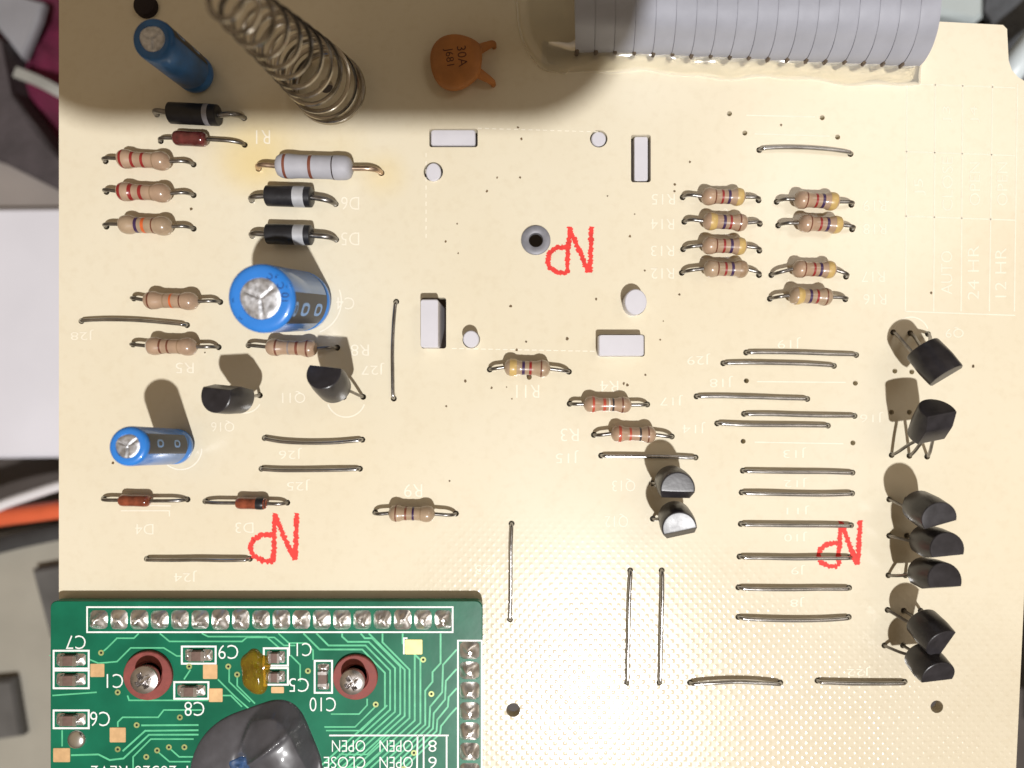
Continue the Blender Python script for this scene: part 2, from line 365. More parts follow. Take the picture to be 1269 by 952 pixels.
def board_material():
    m = bpy.data.materials.new('cream_laminate'); m.use_nodes = True; n = m.node_tree; L = n.links
    b = n.nodes['Principled BSDF']; N = n.nodes.new
    t = N('ShaderNodeTexCoord'); sep = N('ShaderNodeSeparateXYZ'); L.new(t.outputs['Object'], sep.inputs[0])
    def math_(op, a, b_=None):
        q = N('ShaderNodeMath'); q.operation = op
        for i, v in enumerate((a, b_)):
            if v is None: continue
            if isinstance(v, (int, float)): q.inputs[i].default_value = v
            else: L.new(v, q.inputs[i])
        return q.outputs[0]
    # cloudy resin colour
    nz = N('ShaderNodeTexNoise'); nz.inputs['Scale'].default_value = 30; nz.inputs['Detail'].default_value = 8; L.new(t.outputs['Object'], nz.inputs['Vector'])
    r = N('ShaderNodeValToRGB'); r.color_ramp.elements[0].position = .3; r.color_ramp.elements[1].position = .72
    r.color_ramp.elements[0].color = (.75, .672, .50, 1); r.color_ramp.elements[1].color = (.795, .735, .58, 1)
    L.new(nz.outputs['Fac'], r.inputs[0])
    colr = r.outputs[0]
    # heat-yellowed patches round the leads of the power resistor and the diode beside it
    for px, rad, amt in (((318, 207), 7.0, .85), ((474, 215), 5.0, .6), ((330, 186), 9.0, .5), ((296, 195), 8.0, .5), ((420, 190), 7.0, .35)):
        c = P(*px) * MM
        vm = N('ShaderNodeVectorMath'); vm.operation = 'DISTANCE'; L.new(t.outputs['Object'], vm.inputs[0]); vm.inputs[1].default_value = (c.x, c.y, 0)
        wob = math_('ADD', vm.outputs['Value'], math_('MULTIPLY', math_('SUBTRACT', nz.outputs['Fac'], .5), .006))
        mr = N('ShaderNodeMapRange'); mr.interpolation_type = 'SMOOTHSTEP'; L.new(wob, mr.inputs['Value'])
        mr.inputs['From Min'].default_value = 0; mr.inputs['From Max'].default_value = rad * MM
        mr.inputs['To Min'].default_value = amt; mr.inputs['To Max'].default_value = 0
        mx = N('ShaderNodeMixRGB'); L.new(mr.outputs[0], mx.inputs[0]); L.new(colr, mx.inputs[1]); mx.inputs[2].default_value = (.78, .63, .31, 1)
        colr = mx.outputs[0]
    # fine grime
    ng = N('ShaderNodeTexNoise'); ng.inputs['Scale'].default_value = 900; ng.inputs['Detail'].default_value = 4; L.new(t.outputs['Object'], ng.inputs['Vector'])
    rg = N('ShaderNodeValToRGB'); rg.color_ramp.elements[0].position = .25; rg.color_ramp.elements[1].position = .5
    rg.color_ramp.elements[0].color = (.965, .955, .94, 1); rg.color_ramp.elements[1].color = (1, 1, 1, 1)
    L.new(ng.outputs['Fac'], rg.inputs[0])
    mg = N('ShaderNodeMixRGB'); mg.blend_type = 'MULTIPLY'; mg.inputs[0].default_value = 1; L.new(colr, mg.inputs[1]); L.new(rg.outputs[0], mg.inputs[2])
    L.new(mg.outputs[0], b.inputs['Base Color'])
    # glass-cloth weave as fine relief
    nw = N('ShaderNodeTexNoise'); nw.inputs['Scale'].default_value = 120; L.new(t.outputs['Object'], nw.inputs['Vector'])
    wx = math_('ADD', sep.outputs['X'], math_('MULTIPLY', nw.outputs['Fac'], .0013)); wy = math_('ADD', sep.outputs['Y'], math_('MULTIPLY', nw.outputs['Fac'], .0006))
    kx, ky = 2 * math.pi / .00135, 2 * math.pi / .00142
    wv = math_('MULTIPLY', math_('COSINE', math_('MULTIPLY', wx, kx)), math_('COSINE', math_('MULTIPLY', wy, ky)))
    nj = N('ShaderNodeTexNoise'); nj.inputs['Scale'].default_value = 420; nj.inputs['Detail'].default_value = 3; L.new(t.outputs['Object'], nj.inputs['Vector'])
    nm = N('ShaderNodeTexNoise'); nm.inputs['Scale'].default_value = 30; L.new(t.outputs['Object'], nm.inputs['Vector'])
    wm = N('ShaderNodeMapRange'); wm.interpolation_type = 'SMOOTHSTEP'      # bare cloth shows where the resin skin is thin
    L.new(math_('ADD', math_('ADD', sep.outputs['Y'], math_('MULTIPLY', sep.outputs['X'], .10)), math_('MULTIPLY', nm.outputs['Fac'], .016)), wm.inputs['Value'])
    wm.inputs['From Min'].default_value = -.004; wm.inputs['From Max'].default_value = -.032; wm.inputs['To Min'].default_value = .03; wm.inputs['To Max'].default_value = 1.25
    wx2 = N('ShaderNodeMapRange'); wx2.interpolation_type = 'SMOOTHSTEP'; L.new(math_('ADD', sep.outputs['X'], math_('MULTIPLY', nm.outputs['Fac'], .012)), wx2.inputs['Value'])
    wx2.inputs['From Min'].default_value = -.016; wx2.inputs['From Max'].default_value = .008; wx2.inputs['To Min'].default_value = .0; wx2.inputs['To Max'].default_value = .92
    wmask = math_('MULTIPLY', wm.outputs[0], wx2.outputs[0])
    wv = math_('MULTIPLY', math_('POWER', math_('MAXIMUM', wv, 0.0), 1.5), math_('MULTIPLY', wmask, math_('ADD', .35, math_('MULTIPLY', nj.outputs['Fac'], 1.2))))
    # woven zone darkened in its colour to set off the glare
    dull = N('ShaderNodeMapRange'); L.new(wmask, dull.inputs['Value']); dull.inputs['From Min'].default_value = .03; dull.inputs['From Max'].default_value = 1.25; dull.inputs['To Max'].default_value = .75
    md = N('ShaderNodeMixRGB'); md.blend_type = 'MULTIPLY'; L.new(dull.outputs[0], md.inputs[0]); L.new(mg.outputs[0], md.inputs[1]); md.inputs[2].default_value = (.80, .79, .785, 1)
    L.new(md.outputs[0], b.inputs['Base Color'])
    hgt = math_('ADD', wv, math_('MULTIPLY', ng.outputs['Fac'], .07))
    bp = N('ShaderNodeBump'); bp.inputs['Strength'].default_value = 1; bp.inputs['Distance'].default_value = .000034
    L.new(hgt, bp.inputs['Height']); L.new(bp.outputs[0], b.inputs['Normal'])
    b.inputs['Roughness'].default_value = .20; b.inputs['Specular IOR Level'].default_value = .8
    return m
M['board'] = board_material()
board = thing('circuit_board', (0, 0, -1.6), 'cream printed circuit board carrying all the parts, with white lettering', 'circuit board')
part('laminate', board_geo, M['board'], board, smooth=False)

# white printed lettering: text, px centre, px height, rotation
for s, px, py, hp, rot in [
 ('R1', 326, 170, 17, 180), ('D6', 434, 252, 16, 180), ('D5', 434, 296, 16, 180), ('C4', 428, 376, 15, 180), ('R8', 446, 434, 14, 180), ('J28', 102, 415, 13, 180),
 ('J27', 462, 457, 15, 180), ('Q11', 364, 492, 15, 180), ('R5', 229, 456, 13, 180), ('Q16', 276, 528, 14, 180), ('J26', 360, 562, 14, 180), ('J25', 370, 601, 14, 180),
 ('D4', 179, 656, 13, 180), ('D3', 303, 654, 13, 180), ('J24', 230, 714, 14, 180), ('R9', 512, 608, 16, 180), ('R11', 654, 485, 16, 180), ('R4', 755, 479, 14, 180),
 ('R3', 706, 539, 16, 180), ('J15', 703, 566, 16, 180), ('Q13', 773, 601, 16, 180), ('Q12', 764, 645, 17, 180), ('J23', 603, 704, 15, 180), ('R15', 822, 247, 13, 180),
 ('R14', 821, 278, 13, 180), ('R13', 821, 311, 13, 180), ('R12', 821, 339, 13, 180), ('R19', 1084, 255, 13, 180), ('R18', 1084, 284, 13, 180), ('R17', 1082, 343, 13, 180),
 ('R16', 1084, 371, 13, 180), ('J19', 978, 425, 14, 180), ('J29', 866, 445, 14, 180), ('J18', 894, 473, 14, 180), ('J17', 832, 496, 13, 180), ('J14', 860, 530, 14, 180),
 ('J16', 1080, 517, 13, 180), ('J13', 985, 561, 13, 180), ('J12', 986, 598, 12, 180), ('J11', 989, 632, 11, 180), ('J10', 986, 665, 12, 180), ('J9', 989, 706, 12, 180),
 ('J8', 988, 746, 12, 180), ('Q9', 1183, 412, 13, 180), ('J22', 1064, 832, 11, 180), ('C5', 204, 455, 1, 180), ('1', 340, 606, 1, 180),
 ('AUTO', 1173, 338, 14, 90), ('24 HR', 1206, 338, 14, 90), ('12 HR', 1240, 338, 14, 90), ('J5', 1140, 232, 14, 90), ('CLOSE', 1174, 228, 13, 90), ('OPEN', 1208, 228, 13, 90), ('OPEN', 1242, 228, 13, 90),
 ('J3', 1174, 142, 12, 90), ('J4', 1208, 142, 12, 90)]:
    if hp < 5: continue
    part('printed_mark', text_geo(s, hp / S, P(px, py), .012, rot, (11.2 if rot == 180 else 13.4) * (len(s) - (.45 if '1' in s or 'J' in s else 0)) / S), M['silk'], board, smooth=False)
lines = []
for x_ in (1122, 1157, 1191, 1226, 1257): lines.append([(x_ + (2 if x_ < 1200 else 4), 104), (x_, 386)])
for y_ in (104, 188, 268, 386): lines.append([(1122, y_), (1258, y_ + 5)])
for x_ in range(592, 742, 9): lines.append([(x_, 159 + (x_ - 590) * .03), (x_ + 5, 159.2 + (x_ - 590) * .03)])
for x_ in range(560, 742, 9): lines.append([(x_, 432 + (x_ - 560) * .02), (x_ + 6, 432 + (x_ - 560) * .02)])
for y_ in range(190, 300, 10): lines.append([(528, y_), (528, y_ + 5)])
for a_, b_ in (((925, 143), (1010, 145)), ((935, 166), (1028, 169)), ((938, 473), (1048, 474)), ((935, 548), (1045, 550))): lines.append([a_, b_])
lines += [[(642, 790), (640, 850), (641, 866)], [(640, 896), (642, 930), (641, 960)]]
lines += [[(210, 640), (210, 633), (150, 633)], [(150, 626), (212, 627)]]
short = [l for l in lines if abs(l[0][0] - l[-1][0]) + abs(l[0][1] - l[-1][1]) < 12]
for l in lines:
    if l not in short: part('printed_rule', strip([P(*q)[:2] for q in l], .16, .010), M['silk'], board, smooth=False)
tag(part('printed_dashes', join(*[strip([P(*q)[:2] for q in l], .13, .010) for l in short]), M['silk'], board, smooth=False), kind='stuff')
for px, py, r_, a0, a1 in [(429, 493, 24, 200, 340), (303, 490, 22, 215, 330), (1129, 415, 22, 20, 160), (224, 556, 26, 230, 360), (382, 373, 41, 290, 380), (832, 600, 26, 160, 200)]:
    c = P(px, py); part('printed_ring', ring(c.x, c.y, r_ / S - .09, r_ / S + .09, .011, a0, a1), M['silk'], board, smooth=False)

# three red NP stamps, uneven ink
def stroke(pts, wd):
    q = []
    for i in range(len(pts) - 1):
        a, b = V(pts[i]), V(pts[i + 1]); n = max(2, int((b - a).length / 1.3))
        q += [a + (b - a) * k / n + V((random.uniform(-.22, .22), random.uniform(-.22, .22))) for k in range(n)]
    q.append(V(pts[-1]))
    return [P(p.x, p.y)[:2] for p in q], wd / S
def stamp(N_, P_, lab):
    g = []; z = .014
    for pts in N_ + P_:
        q, wd = stroke(pts, 6.0); g.append(strip(q, wd, z, 0, .42)); z += .0012
    part('red_stamp', join(*g), M['red'], board, smooth=False)
stamp([[(706, 281), (704, 312), (703, 339)], [(706, 284), (718, 311), (729, 338)], [(733, 281), (731, 338)]], [[(703, 307), (690, 307), (681, 314), (678, 324), (682, 333), (692, 338), (703, 339)]], '')
stamp([[(341, 636), (339.5, 668), (339, 697)], [(341, 638), (353, 668), (366, 694)], [(368, 636), (366, 694)]], [[(339, 663), (325, 663), (314, 669), (310, 678), (314, 689), (326, 695), (339, 696)]], '')
stamp([[(1042, 646), (1040, 675), (1039, 702)], [(1043, 648), (1053, 676), (1062, 700)], [(1066, 645), (1063, 700)]], [[(1039, 673), (1026, 674), (1017, 680), (1014, 688), (1018, 697), (1028, 702), (1038, 702)]], '')

# burnt specks
sp = [(500 + x / 2.975, y / 2.975) for x, y in [(422, 470), (435, 513), (308, 705), (198, 825), (155, 890), (430, 655), (345, 655), (752, 723), (853, 790), (835, 872), (202, 934)]]
sp += [(500 + x / 2.975, 300 + y / 2.975) for x, y in [(395, 237), (452, 368), (603, 357), (710, 210), (228, 512), (325, 538), (380, 535), (400, 578), (158, 605), (892, 490), (825, 527), (890, 105), (418, 398), (812, 522)]]
sp += [(680 + 520 / 2.975, 597 / 2.975), (680 + 465 / 2.975, 680 / 2.975), (822, 398), (818, 421), (836, 237), (842, 365), (968, 155), (1206, 454), (237, 259), (557, 596), (254, 437), (1154, 363), (140, 574)]
gs = []
for x, y in sp:
    c = P(x, y); a0 = random.uniform(0, 6); rr = random.uniform(.10, .24)
    gs.append(([V((c.x + rr * random.uniform(.6, 1.2) * math.cos(a0 + k * math.pi / 4), c.y + rr * random.uniform(.7, 1.3) * math.sin(a0 + k * math.pi / 4), .016)) for k in range(8)], [tuple(range(8))]))
tag(part('burnt_specks', join(*gs), M['speck'], board, smooth=False), kind='stuff')

# ------------------------------------------------------------------ axial parts
def lead_path(H, E, zc):
    H = V((H.x, H.y, 0)); E = V(E)
    q = lambda f, z: V((H.x + (E.x - H.x) * f, H.y + (E.y - H.y) * f, z))
    return spline([q(0, -2.0), q(0, -.2), q(.10, zc * .62), q(.36, zc * .97), q(.7, zc), V((E.x, E.y, zc))], 5)
def rprof(rb):
    rm = rb * .80
    base = [(0, .25), (.012, .40), (.035, rb * .62), (.075, rb * .87), (.13, rb * .98), (.18, rb), (.24, rb * .97), (.31, rm * 1.03), (.38, rm)]
    full = base + [(1 - f, r) for f, r in base[::-1]]
    return full
def rad_at(prof, f):
    for (a, ra), (b, rb) in zip(prof, prof[1:]):
        if a <= f <= b: return ra + (rb - ra) * (f - a) / max(b - a, 1e-6)
    return prof[-1][1]
def wob(z):
    return z
for h0, h1, e0, e1, rb, m, bands, lab in RES:
    zc = rb + .32
    A0, A1 = P(*e0, zc), P(*e1, zc); c = (A0 + A1) / 2
    t = thing('resistor', (c.x, c.y, 0), lab, 'resistor', 'banded resistors on the cream board')
    L = (A1 - A0).length; ax = (A1 - A0).normalized(); pf = rprof(rb)
    body = part('body', lathe([(f * L, r) for f, r in pf], A0, ax, 26), M[m], t)
    for f, wd, cn in bands:
        f0, f1 = f - wd / 2, f + wd / 2
        fs_ = [f0 + (f1 - f0) * k / 4 for k in range(5)]
        pr = [(fs_[0] * L, rad_at(pf, fs_[0]) - .03)] + [(q * L, rad_at(pf, q) + .022) for q in fs_] + [(fs_[-1] * L, rad_at(pf, fs_[-1]) - .03)]
        part('colour_band', lathe(pr, A0, ax, 26), BAND[cn], body)
    part('lead', tube(lead_path(P(*h0), A0 + ax * .15, zc), .25, 10), M['lead'], t)
    part('lead', tube(lead_path(P(*h1), A1 - ax * .15, zc), .25, 10), M['lead'], t)

bq = P(656, 467, .5)
single('burnt_drop', lathe([(0, .35), (.5, .33), (.8, .2), (.9, .05)], V((bq.x, bq.y - .1, 0)), V((0, .25, 1)), 10), M['speck'], (bq.x, bq.y, 0), 'small burnt brown drop against the side of resistor R11', 'drop')

# grey power resistor
A0, A1 = P(342, 205.5, 2.0), P(437, 208.5, 2.0); ax = (A1 - A0).normalized(); L = (A1 - A0).length; rb = 1.62
t = thing('power_resistor', ((A0.x + A1.x) / 2, A0.y, 0), 'large pale grey power resistor with two brown bands, yellowed board round its leads', 'resistor')
pf = [(0, .4), (.01, .9), (.03, 1.3), (.06, 1.5), (.10, rb), (.2, rb * 1.02), (.3, rb * .96), (.7, rb * .96), (.8, rb * 1.02), (.9, rb), (.94, 1.5), (.97, 1.3), (.99, .9), (1, .4)]
body = part('body', lathe([(f * L, r) for f, r in pf], A0, ax, 30), M['greyc'], t)
for f, wd, cn in ((.14, .035, 'rust'), (.47, .04, 'rust'), (.76, .016, 'dark')):
    pr = [((f - wd / 2) * L, rad_at(pf, f - wd / 2) - .05)] + [((f + s * wd / 2) * L, rad_at(pf, f + s * wd / 2) + .022) for s in (-1, -.3, .3, 1)] + [((f + wd / 2) * L, rad_at(pf, f + wd / 2) - .05)]
    part('colour_band', lathe(pr, A0, ax, 30), BAND[cn], body)
part('lead', tube(lead_path(P(320.5, 209), A0 + ax * .2, 1.9), .36, 10), M['brass'], t)
part('lead', tube(lead_path(P(472.6, 214.4), A1 - ax * .2, 1.9), .36, 10), M['brass'], t)

for h0, h1, e0, e1, rb, m, band, lm, lab in DIO:
    zc = rb + .25; A0, A1 = P(*e0, zc), P(*e1, zc); c = (A0 + A1) / 2; ax = (A1 - A0).normalized(); L = (A1 - A0).length
    t = thing('diode', (c.x, c.y, 0), lab, 'diode', 'diodes on the cream board')
    if m == 'black': pf = [(0, rb * .55), (.004, rb * .9), (.02, rb * .985), (.06, rb), (.94, rb), (.98, rb * .985), (.996, rb * .9), (1, rb * .55)]
    else: pf = [(0, rb * .3), (.03, rb * .7), (.09, rb * .94), (.18, rb), (.5, rb * .97), (.82, rb), (.91, rb * .94), (.97, rb * .7), (1, rb * .3)]
    body = part('body', lathe([(f * L, r) for f, r in pf], A0, ax, 28), M[m], t)
    if band:
        f0, f1, bm = band
        pr = [(f0 * L, rad_at(pf, f0) - .04)] + [((f0 + (f1 - f0) * k / 4) * L, rad_at(pf, f0 + (f1 - f0) * k / 4) + .018) for k in range(5)] + [(f1 * L, rad_at(pf, f1) - .04)]
        part('end_band', lathe(pr, A0, ax, 28), M[bm], body)
    lr = .38 if m == 'black' else .25
    part('lead', tube(lead_path(P(*h0), A0 + ax * .15, zc), lr, 10), M[lm], t)
    part('lead', tube(lead_path(P(*h1), A1 - ax * .15, zc), lr, 10), M[lm], t)

# ------------------------------------------------------------------ jumper wires
for a, b, (ox, oy), lab in JUMP:
    pa, pb = P(*a), P(*b); z = .42 + random.uniform(0, .15)
    mid = P((a[0] + b[0]) / 2 + ox, (a[1] + b[1]) / 2 + oy, z)
    q = lambda f, zz: V((pa.x + (pb.x - pa.x) * f, pa.y + (pb.y - pa.y) * f, zz))
    k = mid - (pa + pb) / 2; k.z = 0
    js = lambda: V((random.uniform(-.05, .05), random.uniform(-.05, .05), random.uniform(-.04, .06)))
    path = spline([q(0, -1.8), q(0, -.25), q(.022, z * .8), q(.06, z + .05) + k * .22, q(.25, z + .1) + k * .72 + js(), mid + V((0, 0, .12)), q(.75, z + .1) + k * .72 + js(), q(.94, z + .05) + k * .22, q(.978, z * .8), q(1, -.25), q(1, -1.8)], 5)
    single('jumper_wire', tube(path, .265, 10), M['jumper'], ((pa.x + pb.x) / 2, (pa.y + pb.y) / 2, 0), lab, 'jumper wire', 'bare wire jumpers on the cream board')

# ------------------------------------------------------------------ transistors (half-round moulded bodies on three leads)
def dbody(B, T, f, r=2.32, cham=False):
    A = (T - B); L = A.length; A, f_, s_ = frame(A, V(f)); lev = [(0, .92, 1.02), (.03, .95, 1.08), (.5, 1.0, 1.36), (.58, 1.0, 1.36), (.95, .96, .92), (.985, .945, .86), (.998, .91, .80), (1, .86, .75), (1, .5, .40)]
    if cham: lev = [(0, .92, 1.1), (.03, .95, 1.15), (.5, 1.0, 1.5), (.70, 1.0, 1.5), (.74, 1.0, 1.45), (.97, .96, .45), (.99, .945, .38), (.999, .91, .33), (1, .87, .28), (1, .5, .10)]
    vs, fs = [], []; n = 22; m = n + 3
    for tt, k, d in lev:
        rr = r * k; a0 = math.acos(max(-1, min(1, d / rr)))
        for i in range(n + 1):
            a = a0 + (2 * math.pi - 2 * a0) * i / n
            vs.append(B + A * (tt * L) + f_ * (rr * math.cos(a)) + s_ * (rr * math.sin(a)))
        y1 = rr * math.sin(2 * math.pi - a0)
        for q in (.33, -.33): vs.append(B + A * (tt * L) + f_ * d - s_ * (abs(y1) * q))
    for l in range(len(lev) - 1):
        for i in range(m):
            a, b = l * m + i, l * m + (i + 1) % m; fs.append((a, b, b + m, a + m))
    fs.append(tuple(range(m))[::-1]); fs.append(tuple((len(lev) - 1) * m + i for i in range(m)))
    return (vs, fs), A, f_, s_
for bp_, zb, tp_, zt, f, hs, lab in TRN:
    B, T = P(*bp_, zb), P(*tp_, zt)
    # keep the package length at its usual 4.6 mm along the seen direction
    hc = P(*hs[1])
    t = thing('transistor', (hc.x, hc.y, 0), lab, 'transistor', 'small black transistors on the cream board')
    g, A, f_, s_ = dbody(B, T, f, 2.32, 'Q13' in lab or 'Q12' in lab)
    part('body', g, M['blackt'], t, angle=30)
    H = [P(*h) for h in hs]
    sg = 1 if (H[2] - H[0]).dot(s_) > 0 else -1
    for i, h in enumerate(H):
        E = B + s_ * (sg * (i - 1) * 1.2) + f_ * .1
        part('lead', tube(spline([V((h.x, h.y, -2)), V((h.x, h.y, -.1)), V((h.x, h.y, 0)).lerp(E, .22) + V((0, 0, .25)), h.lerp(E, .6) + V((0, 0, .1)), E - A * .25, E + A * .3], 5), .22, 8), M['lead'], t)

# ------------------------------------------------------------------ electrolytic capacitors
def cyl_patch(B, A, x, y, a0, a1, s0, s1, r, na=10, ns=8, shape=None):
    vs, fs = [], []
    for j in range(ns + 1):
        for i in range(na + 1):
            u, v = i / na, j / ns
            a = R(a0 + (a1 - a0) * u); s = s0 + (s1 - s0) * v
            vs.append(B + A * s + (x * math.cos(a) + y * math.sin(a)) * r)
    for j in range(ns):
        for i in range(na):
            k = j * (na + 1) + i; fs.append((k, k + 1, k + na + 2, k + na + 1))
    return vs, fs
def polar_ring(B, A, x, y, ac, s, r, w_, h_, t_, n=20, fill=False):   # rounded ring mark bent round the can
    vs, fs = [], []
    for k in range(n):
        a = 2 * math.pi * k / n; ca, sa = math.cos(a), math.sin(a)
        e = (abs(ca) ** 3 + abs(sa) ** 3) ** (-1 / 3)
        for q in ((0.001 if fill else 1 - t_), 1):
            u, v = ca * e * q * w_ / 2, sa * e * q * h_ / 2
            ang = R(ac) + u / r
            vs.append(B + A * (s + v) + (x * math.cos(ang) + y * math.sin(ang)) * r)
    for k in range(n):
        a, b = 2 * k, 2 * ((k + 1) % n); fs.append((a, a + 1, b + 1, b))
    return vs, fs
def electrolytic(bp_, tp_, zt, r, lab, sleeve, stripe_deg, stripe_w, name='electrolytic_capacitor', dull=False):
    B, T = P(*bp_, .3), P(*tp_, zt); A = T - B; L = A.length; A, x, y = frame(A, V((1, 0, 0)))
    t = thing(name, (B.x, B.y, 0), lab, 'capacitor', 'blue can capacitors on the cream board')
    rd = r * .60
    pf = [(0, r * .8), (.15, r * .95), (.4, r), (1.2, r), (1.45, r * .93), (1.7, r * .93), (1.95, r), (L - .75, r), (L - .42, r * .985), (L - .18, r * .93), (L - .04, r * .84), (L, r * .74), (L, rd * 1.02), (L - .12, rd * .99)]
    slv = part('sleeve', lathe(pf, B, A, 40), M[sleeve], t, angle=50)
    n = 40; disc = []
    # crimped aluminium top: three scored wedges
    vs, fs = [B + A * (L - .02)], []
    rings = 7
    for j in range(1, rings + 1):
        for k in range(48):
            a = 2 * math.pi * k / 48; rr = rd * j / rings
            d = min(abs((math.degrees(a) - g + 180) % 360 - 180) for g in (35, 155, 275)); d = math.sin(R(min(d, 90))) * rr
            dip = -.16 * max(0, 1 - d / .22) if j < rings else -.08
            vs.append(B + A * (L + .02 + dip + .07 * math.cos(R((math.degrees(a) - 35) * 3)) * (rr / rd)) + (x * math.cos(a) + y * math.sin(a)) * rr)
    for k in range(48): fs.append((0, 1 + k, 1 + (k + 1) % 48))
    for j in range(rings - 1):
        for k in range(48):
            a, b = 1 + j * 48 + k, 1 + j * 48 + (k + 1) % 48; fs.append((a, a + 48, b + 48, b))
    part('can_top', (vs, fs), M['alu'], t, angle=25)
    if stripe_w:
        a0, a1 = stripe_deg - stripe_w / 2, stripe_deg + stripe_w / 2
        st = part('stripe', cyl_patch(B, A, x, y, a0, a1, 2.0, L - .5, r + .012, 14, 10), M['stripe'], slv)
        for s in ([L * .36, L * .7] if r > 3 else [L * .4, L * .75]):
            part('stripe_mark', polar_ring(B, A, x, y, stripe_deg, s, r + .024, r * .42, r * .62, .45), M['bluel'], st)
    for a in (-1, 1):
        q = B + y * (a * r * .5)
        part('lead', tube([V((q.x, q.y, .8)), V((q.x, q.y, -1.9))], .27, 8), M['lead'], t)
    return t, slv, B, T, A, x, y, L
t, slv, B, T, A, x, y, L = electrolytic((375, 373.5), (322.5, 370), 13.6, 4.12, 'big sky-blue can capacitor marked C4 with a silver scored top', 'blue', -18, 58)
def rim_text(s, ang, rr, h, rot):
    g = text_geo(s, h, (0, 0), 0, rot); vs = []
    for v in g[0]:
        p = V((rr * math.cos(R(ang)) + v.x, rr * math.sin(R(ang)) + v.y))
        q = p.length; drop = 0 if q < 4.12 * .74 else -.22 * ((q - 4.12 * .74) / (4.12 * .26)) ** 1.6 * 2.2
        vs.append(B + A * (L + .07 + drop) + x * p.x + y * p.y)
    part('printed_letter', (vs, g[1]), M['ink'], slv, smooth=False)
for s, a, rr, h, rot in (('A', 52, 3.45, .75, 150), ('C', 63, 2.85, .7, 150), ('C', 30, 2.95, .8, 110), ('R', 24, 3.75, .6, 110), ('JE', 185, 3.45, .62, 5), ('JE', 224, 3.55, .62, 50), ('10', 3, 3.05, .9, 90)):
    rim_text(s, a, rr, h, rot)
part('stripe_mark', polar_ring(B, A, x, y, -18, L - 1.0, 4.15, 1.9, .9, .4), M['bluel'], slv)
electrolytic((219.5, 553.5), (158, 552.8), 12, 2.44, 'slim blue can capacitor casting a long shadow near the glass diodes', 'blue', 8, 62)
electrolytic((243.5, 93), (188.5, 48), 11.2, 2.6, 'slim dull blue can capacitor in deep shade above the black diode', 'blued', 35, 50)

# ------------------------------------------------------------------ ceramic disc capacitor lying on its side
c = P(566, 77, 1.7)
t = thing('disc_capacitor', (c.x, c.y, 0), 'flat orange ceramic disc capacitor with brown lettering', 'capacitor')
vs, fs = [], []; nr, na = 9, 40
def disc_pt(j, k, side):
    a = 2 * math.pi * k / na; f = math.sin(j / nr * math.pi / 2)
    rr = 3.82 * f; ca, sa = math.cos(a), math.sin(a)
    out = 1 + .05 * math.sin(3 * a + 1) * f
    if ca > .78: out *= .78 / ca * 1.12 if .78 / ca * 1.12 < 1 else 1
    return c + V((rr * ca * out, rr * sa * out * .97, side * 1.25 * math.cos(j / nr * math.pi / 2) ** .55 + .10 * rr * ca))
top = []
vs.append(c + V((0, 0, 1.25)))
for j in range(1, nr + 1):
    for k in range(na): vs.append(disc_pt(j, k, 1))
for j in range(nr - 1, 0, -1):
    for k in range(na): vs.append(disc_pt(j, k, -1))
vs.append(c + V((0, 0, -1.25)))
for k in range(na): fs.append((0, 1 + k, 1 + (k + 1) % na))
for j in range(2 * nr - 2):
    for k in range(na):
        a, b = 1 + j * na + k, 1 + j * na + (k + 1) % na; fs.append((a, a + na, b + na, b))
e = len(vs) - 1; l0 = 1 + (2 * nr - 2) * na
for k in range(na): fs.append((e, l0 + (k + 1) % na, l0 + k))
body = part('body', (vs, fs), M['disc'], t, angle=80)
for s, dx, h in (('J681', -1.0, 1.35), ('30A', .85, 1.2)):
    g = text_geo(s, h, (c.x + dx, c.y + .15), 0, -84)
    part('printed_text', ([V((v.x, v.y, c.z + 1.28 - .012 * ((v.x - c.x) ** 2 + (v.y - c.y) ** 2) + .10 * (v.x - c.x))) for v in g[0]], g[1]), M['discink'], body, smooth=False)
for (qx, qy), m_ in (((611, 54.5), 'disc'), ((610, 102), 'disc')):
    q = P(qx, qy, .9); s0 = c + (q - c) * .62; s0.z = 1.6
    part('lead', tube(spline([s0, s0.lerp(q, .5) + V((0, 0, .1)), q, V((q.x + .15, q.y, -.3))], 5), [.70 - .026 * i for i in range(16)], 12), M[m_], t)
    part('lead_end', tube([V((q.x + .1, q.y, .7)), V((q.x + .22, q.y - .02, -.4))], .3, 8), M['lead'], t)

pq = P(182, 9)
single('rubber_plug', lathe([(-1.5, 1.3), (0, 1.3), (0, 1.62), (.5, 1.6), (.8, 1.4), (.95, .9), (1.0, .2)], V((pq.x, pq.y, 0)), V((0, 0, 1)), 28), mat('dark_rubber', (.018, .010, .012), .7, 0, .2, 300), (pq.x, pq.y, 0), 'small dark round rubber plug at the top of the shaded blue capacitor', 'plug')
# ------------------------------------------------------------------ coil spring
t_b = P(411, 112)
pts, rad = [], 4.75
N = 12.6
for i in range(int(N * 40) + 1):
    turn = i / 40; a = 2 * math.pi * turn + 2.2
    z = .35 + (turn * .62 if turn < 2 else 1.24 + (turn - 2) * 2.6 + min(turn - 2, 1) * .0)
    f = z / 22
    rr = rad * (1 - .0195 * z)
    ox = -1.6 * f * (.5 + .5 * min(f, 1.2)); oy = -2.8 * f
    # turns are tipped a little with the leaning axis
    lean = V((-.11, -.13, 0))
    loc = V((rr * math.cos(a), rr * math.sin(a), 0)); loc.z = -(loc.x * lean.x + loc.y * lean.y) * min(1, f * 3)
    pts.append(V((t_b.x + ox, t_b.y + oy, z)) + loc)
single('coil_spring', tube(pts, .30, 8), M['spring'], (t_b.x, t_b.y, 0), 'bare steel coil spring standing on the board and leaning over', 'spring')

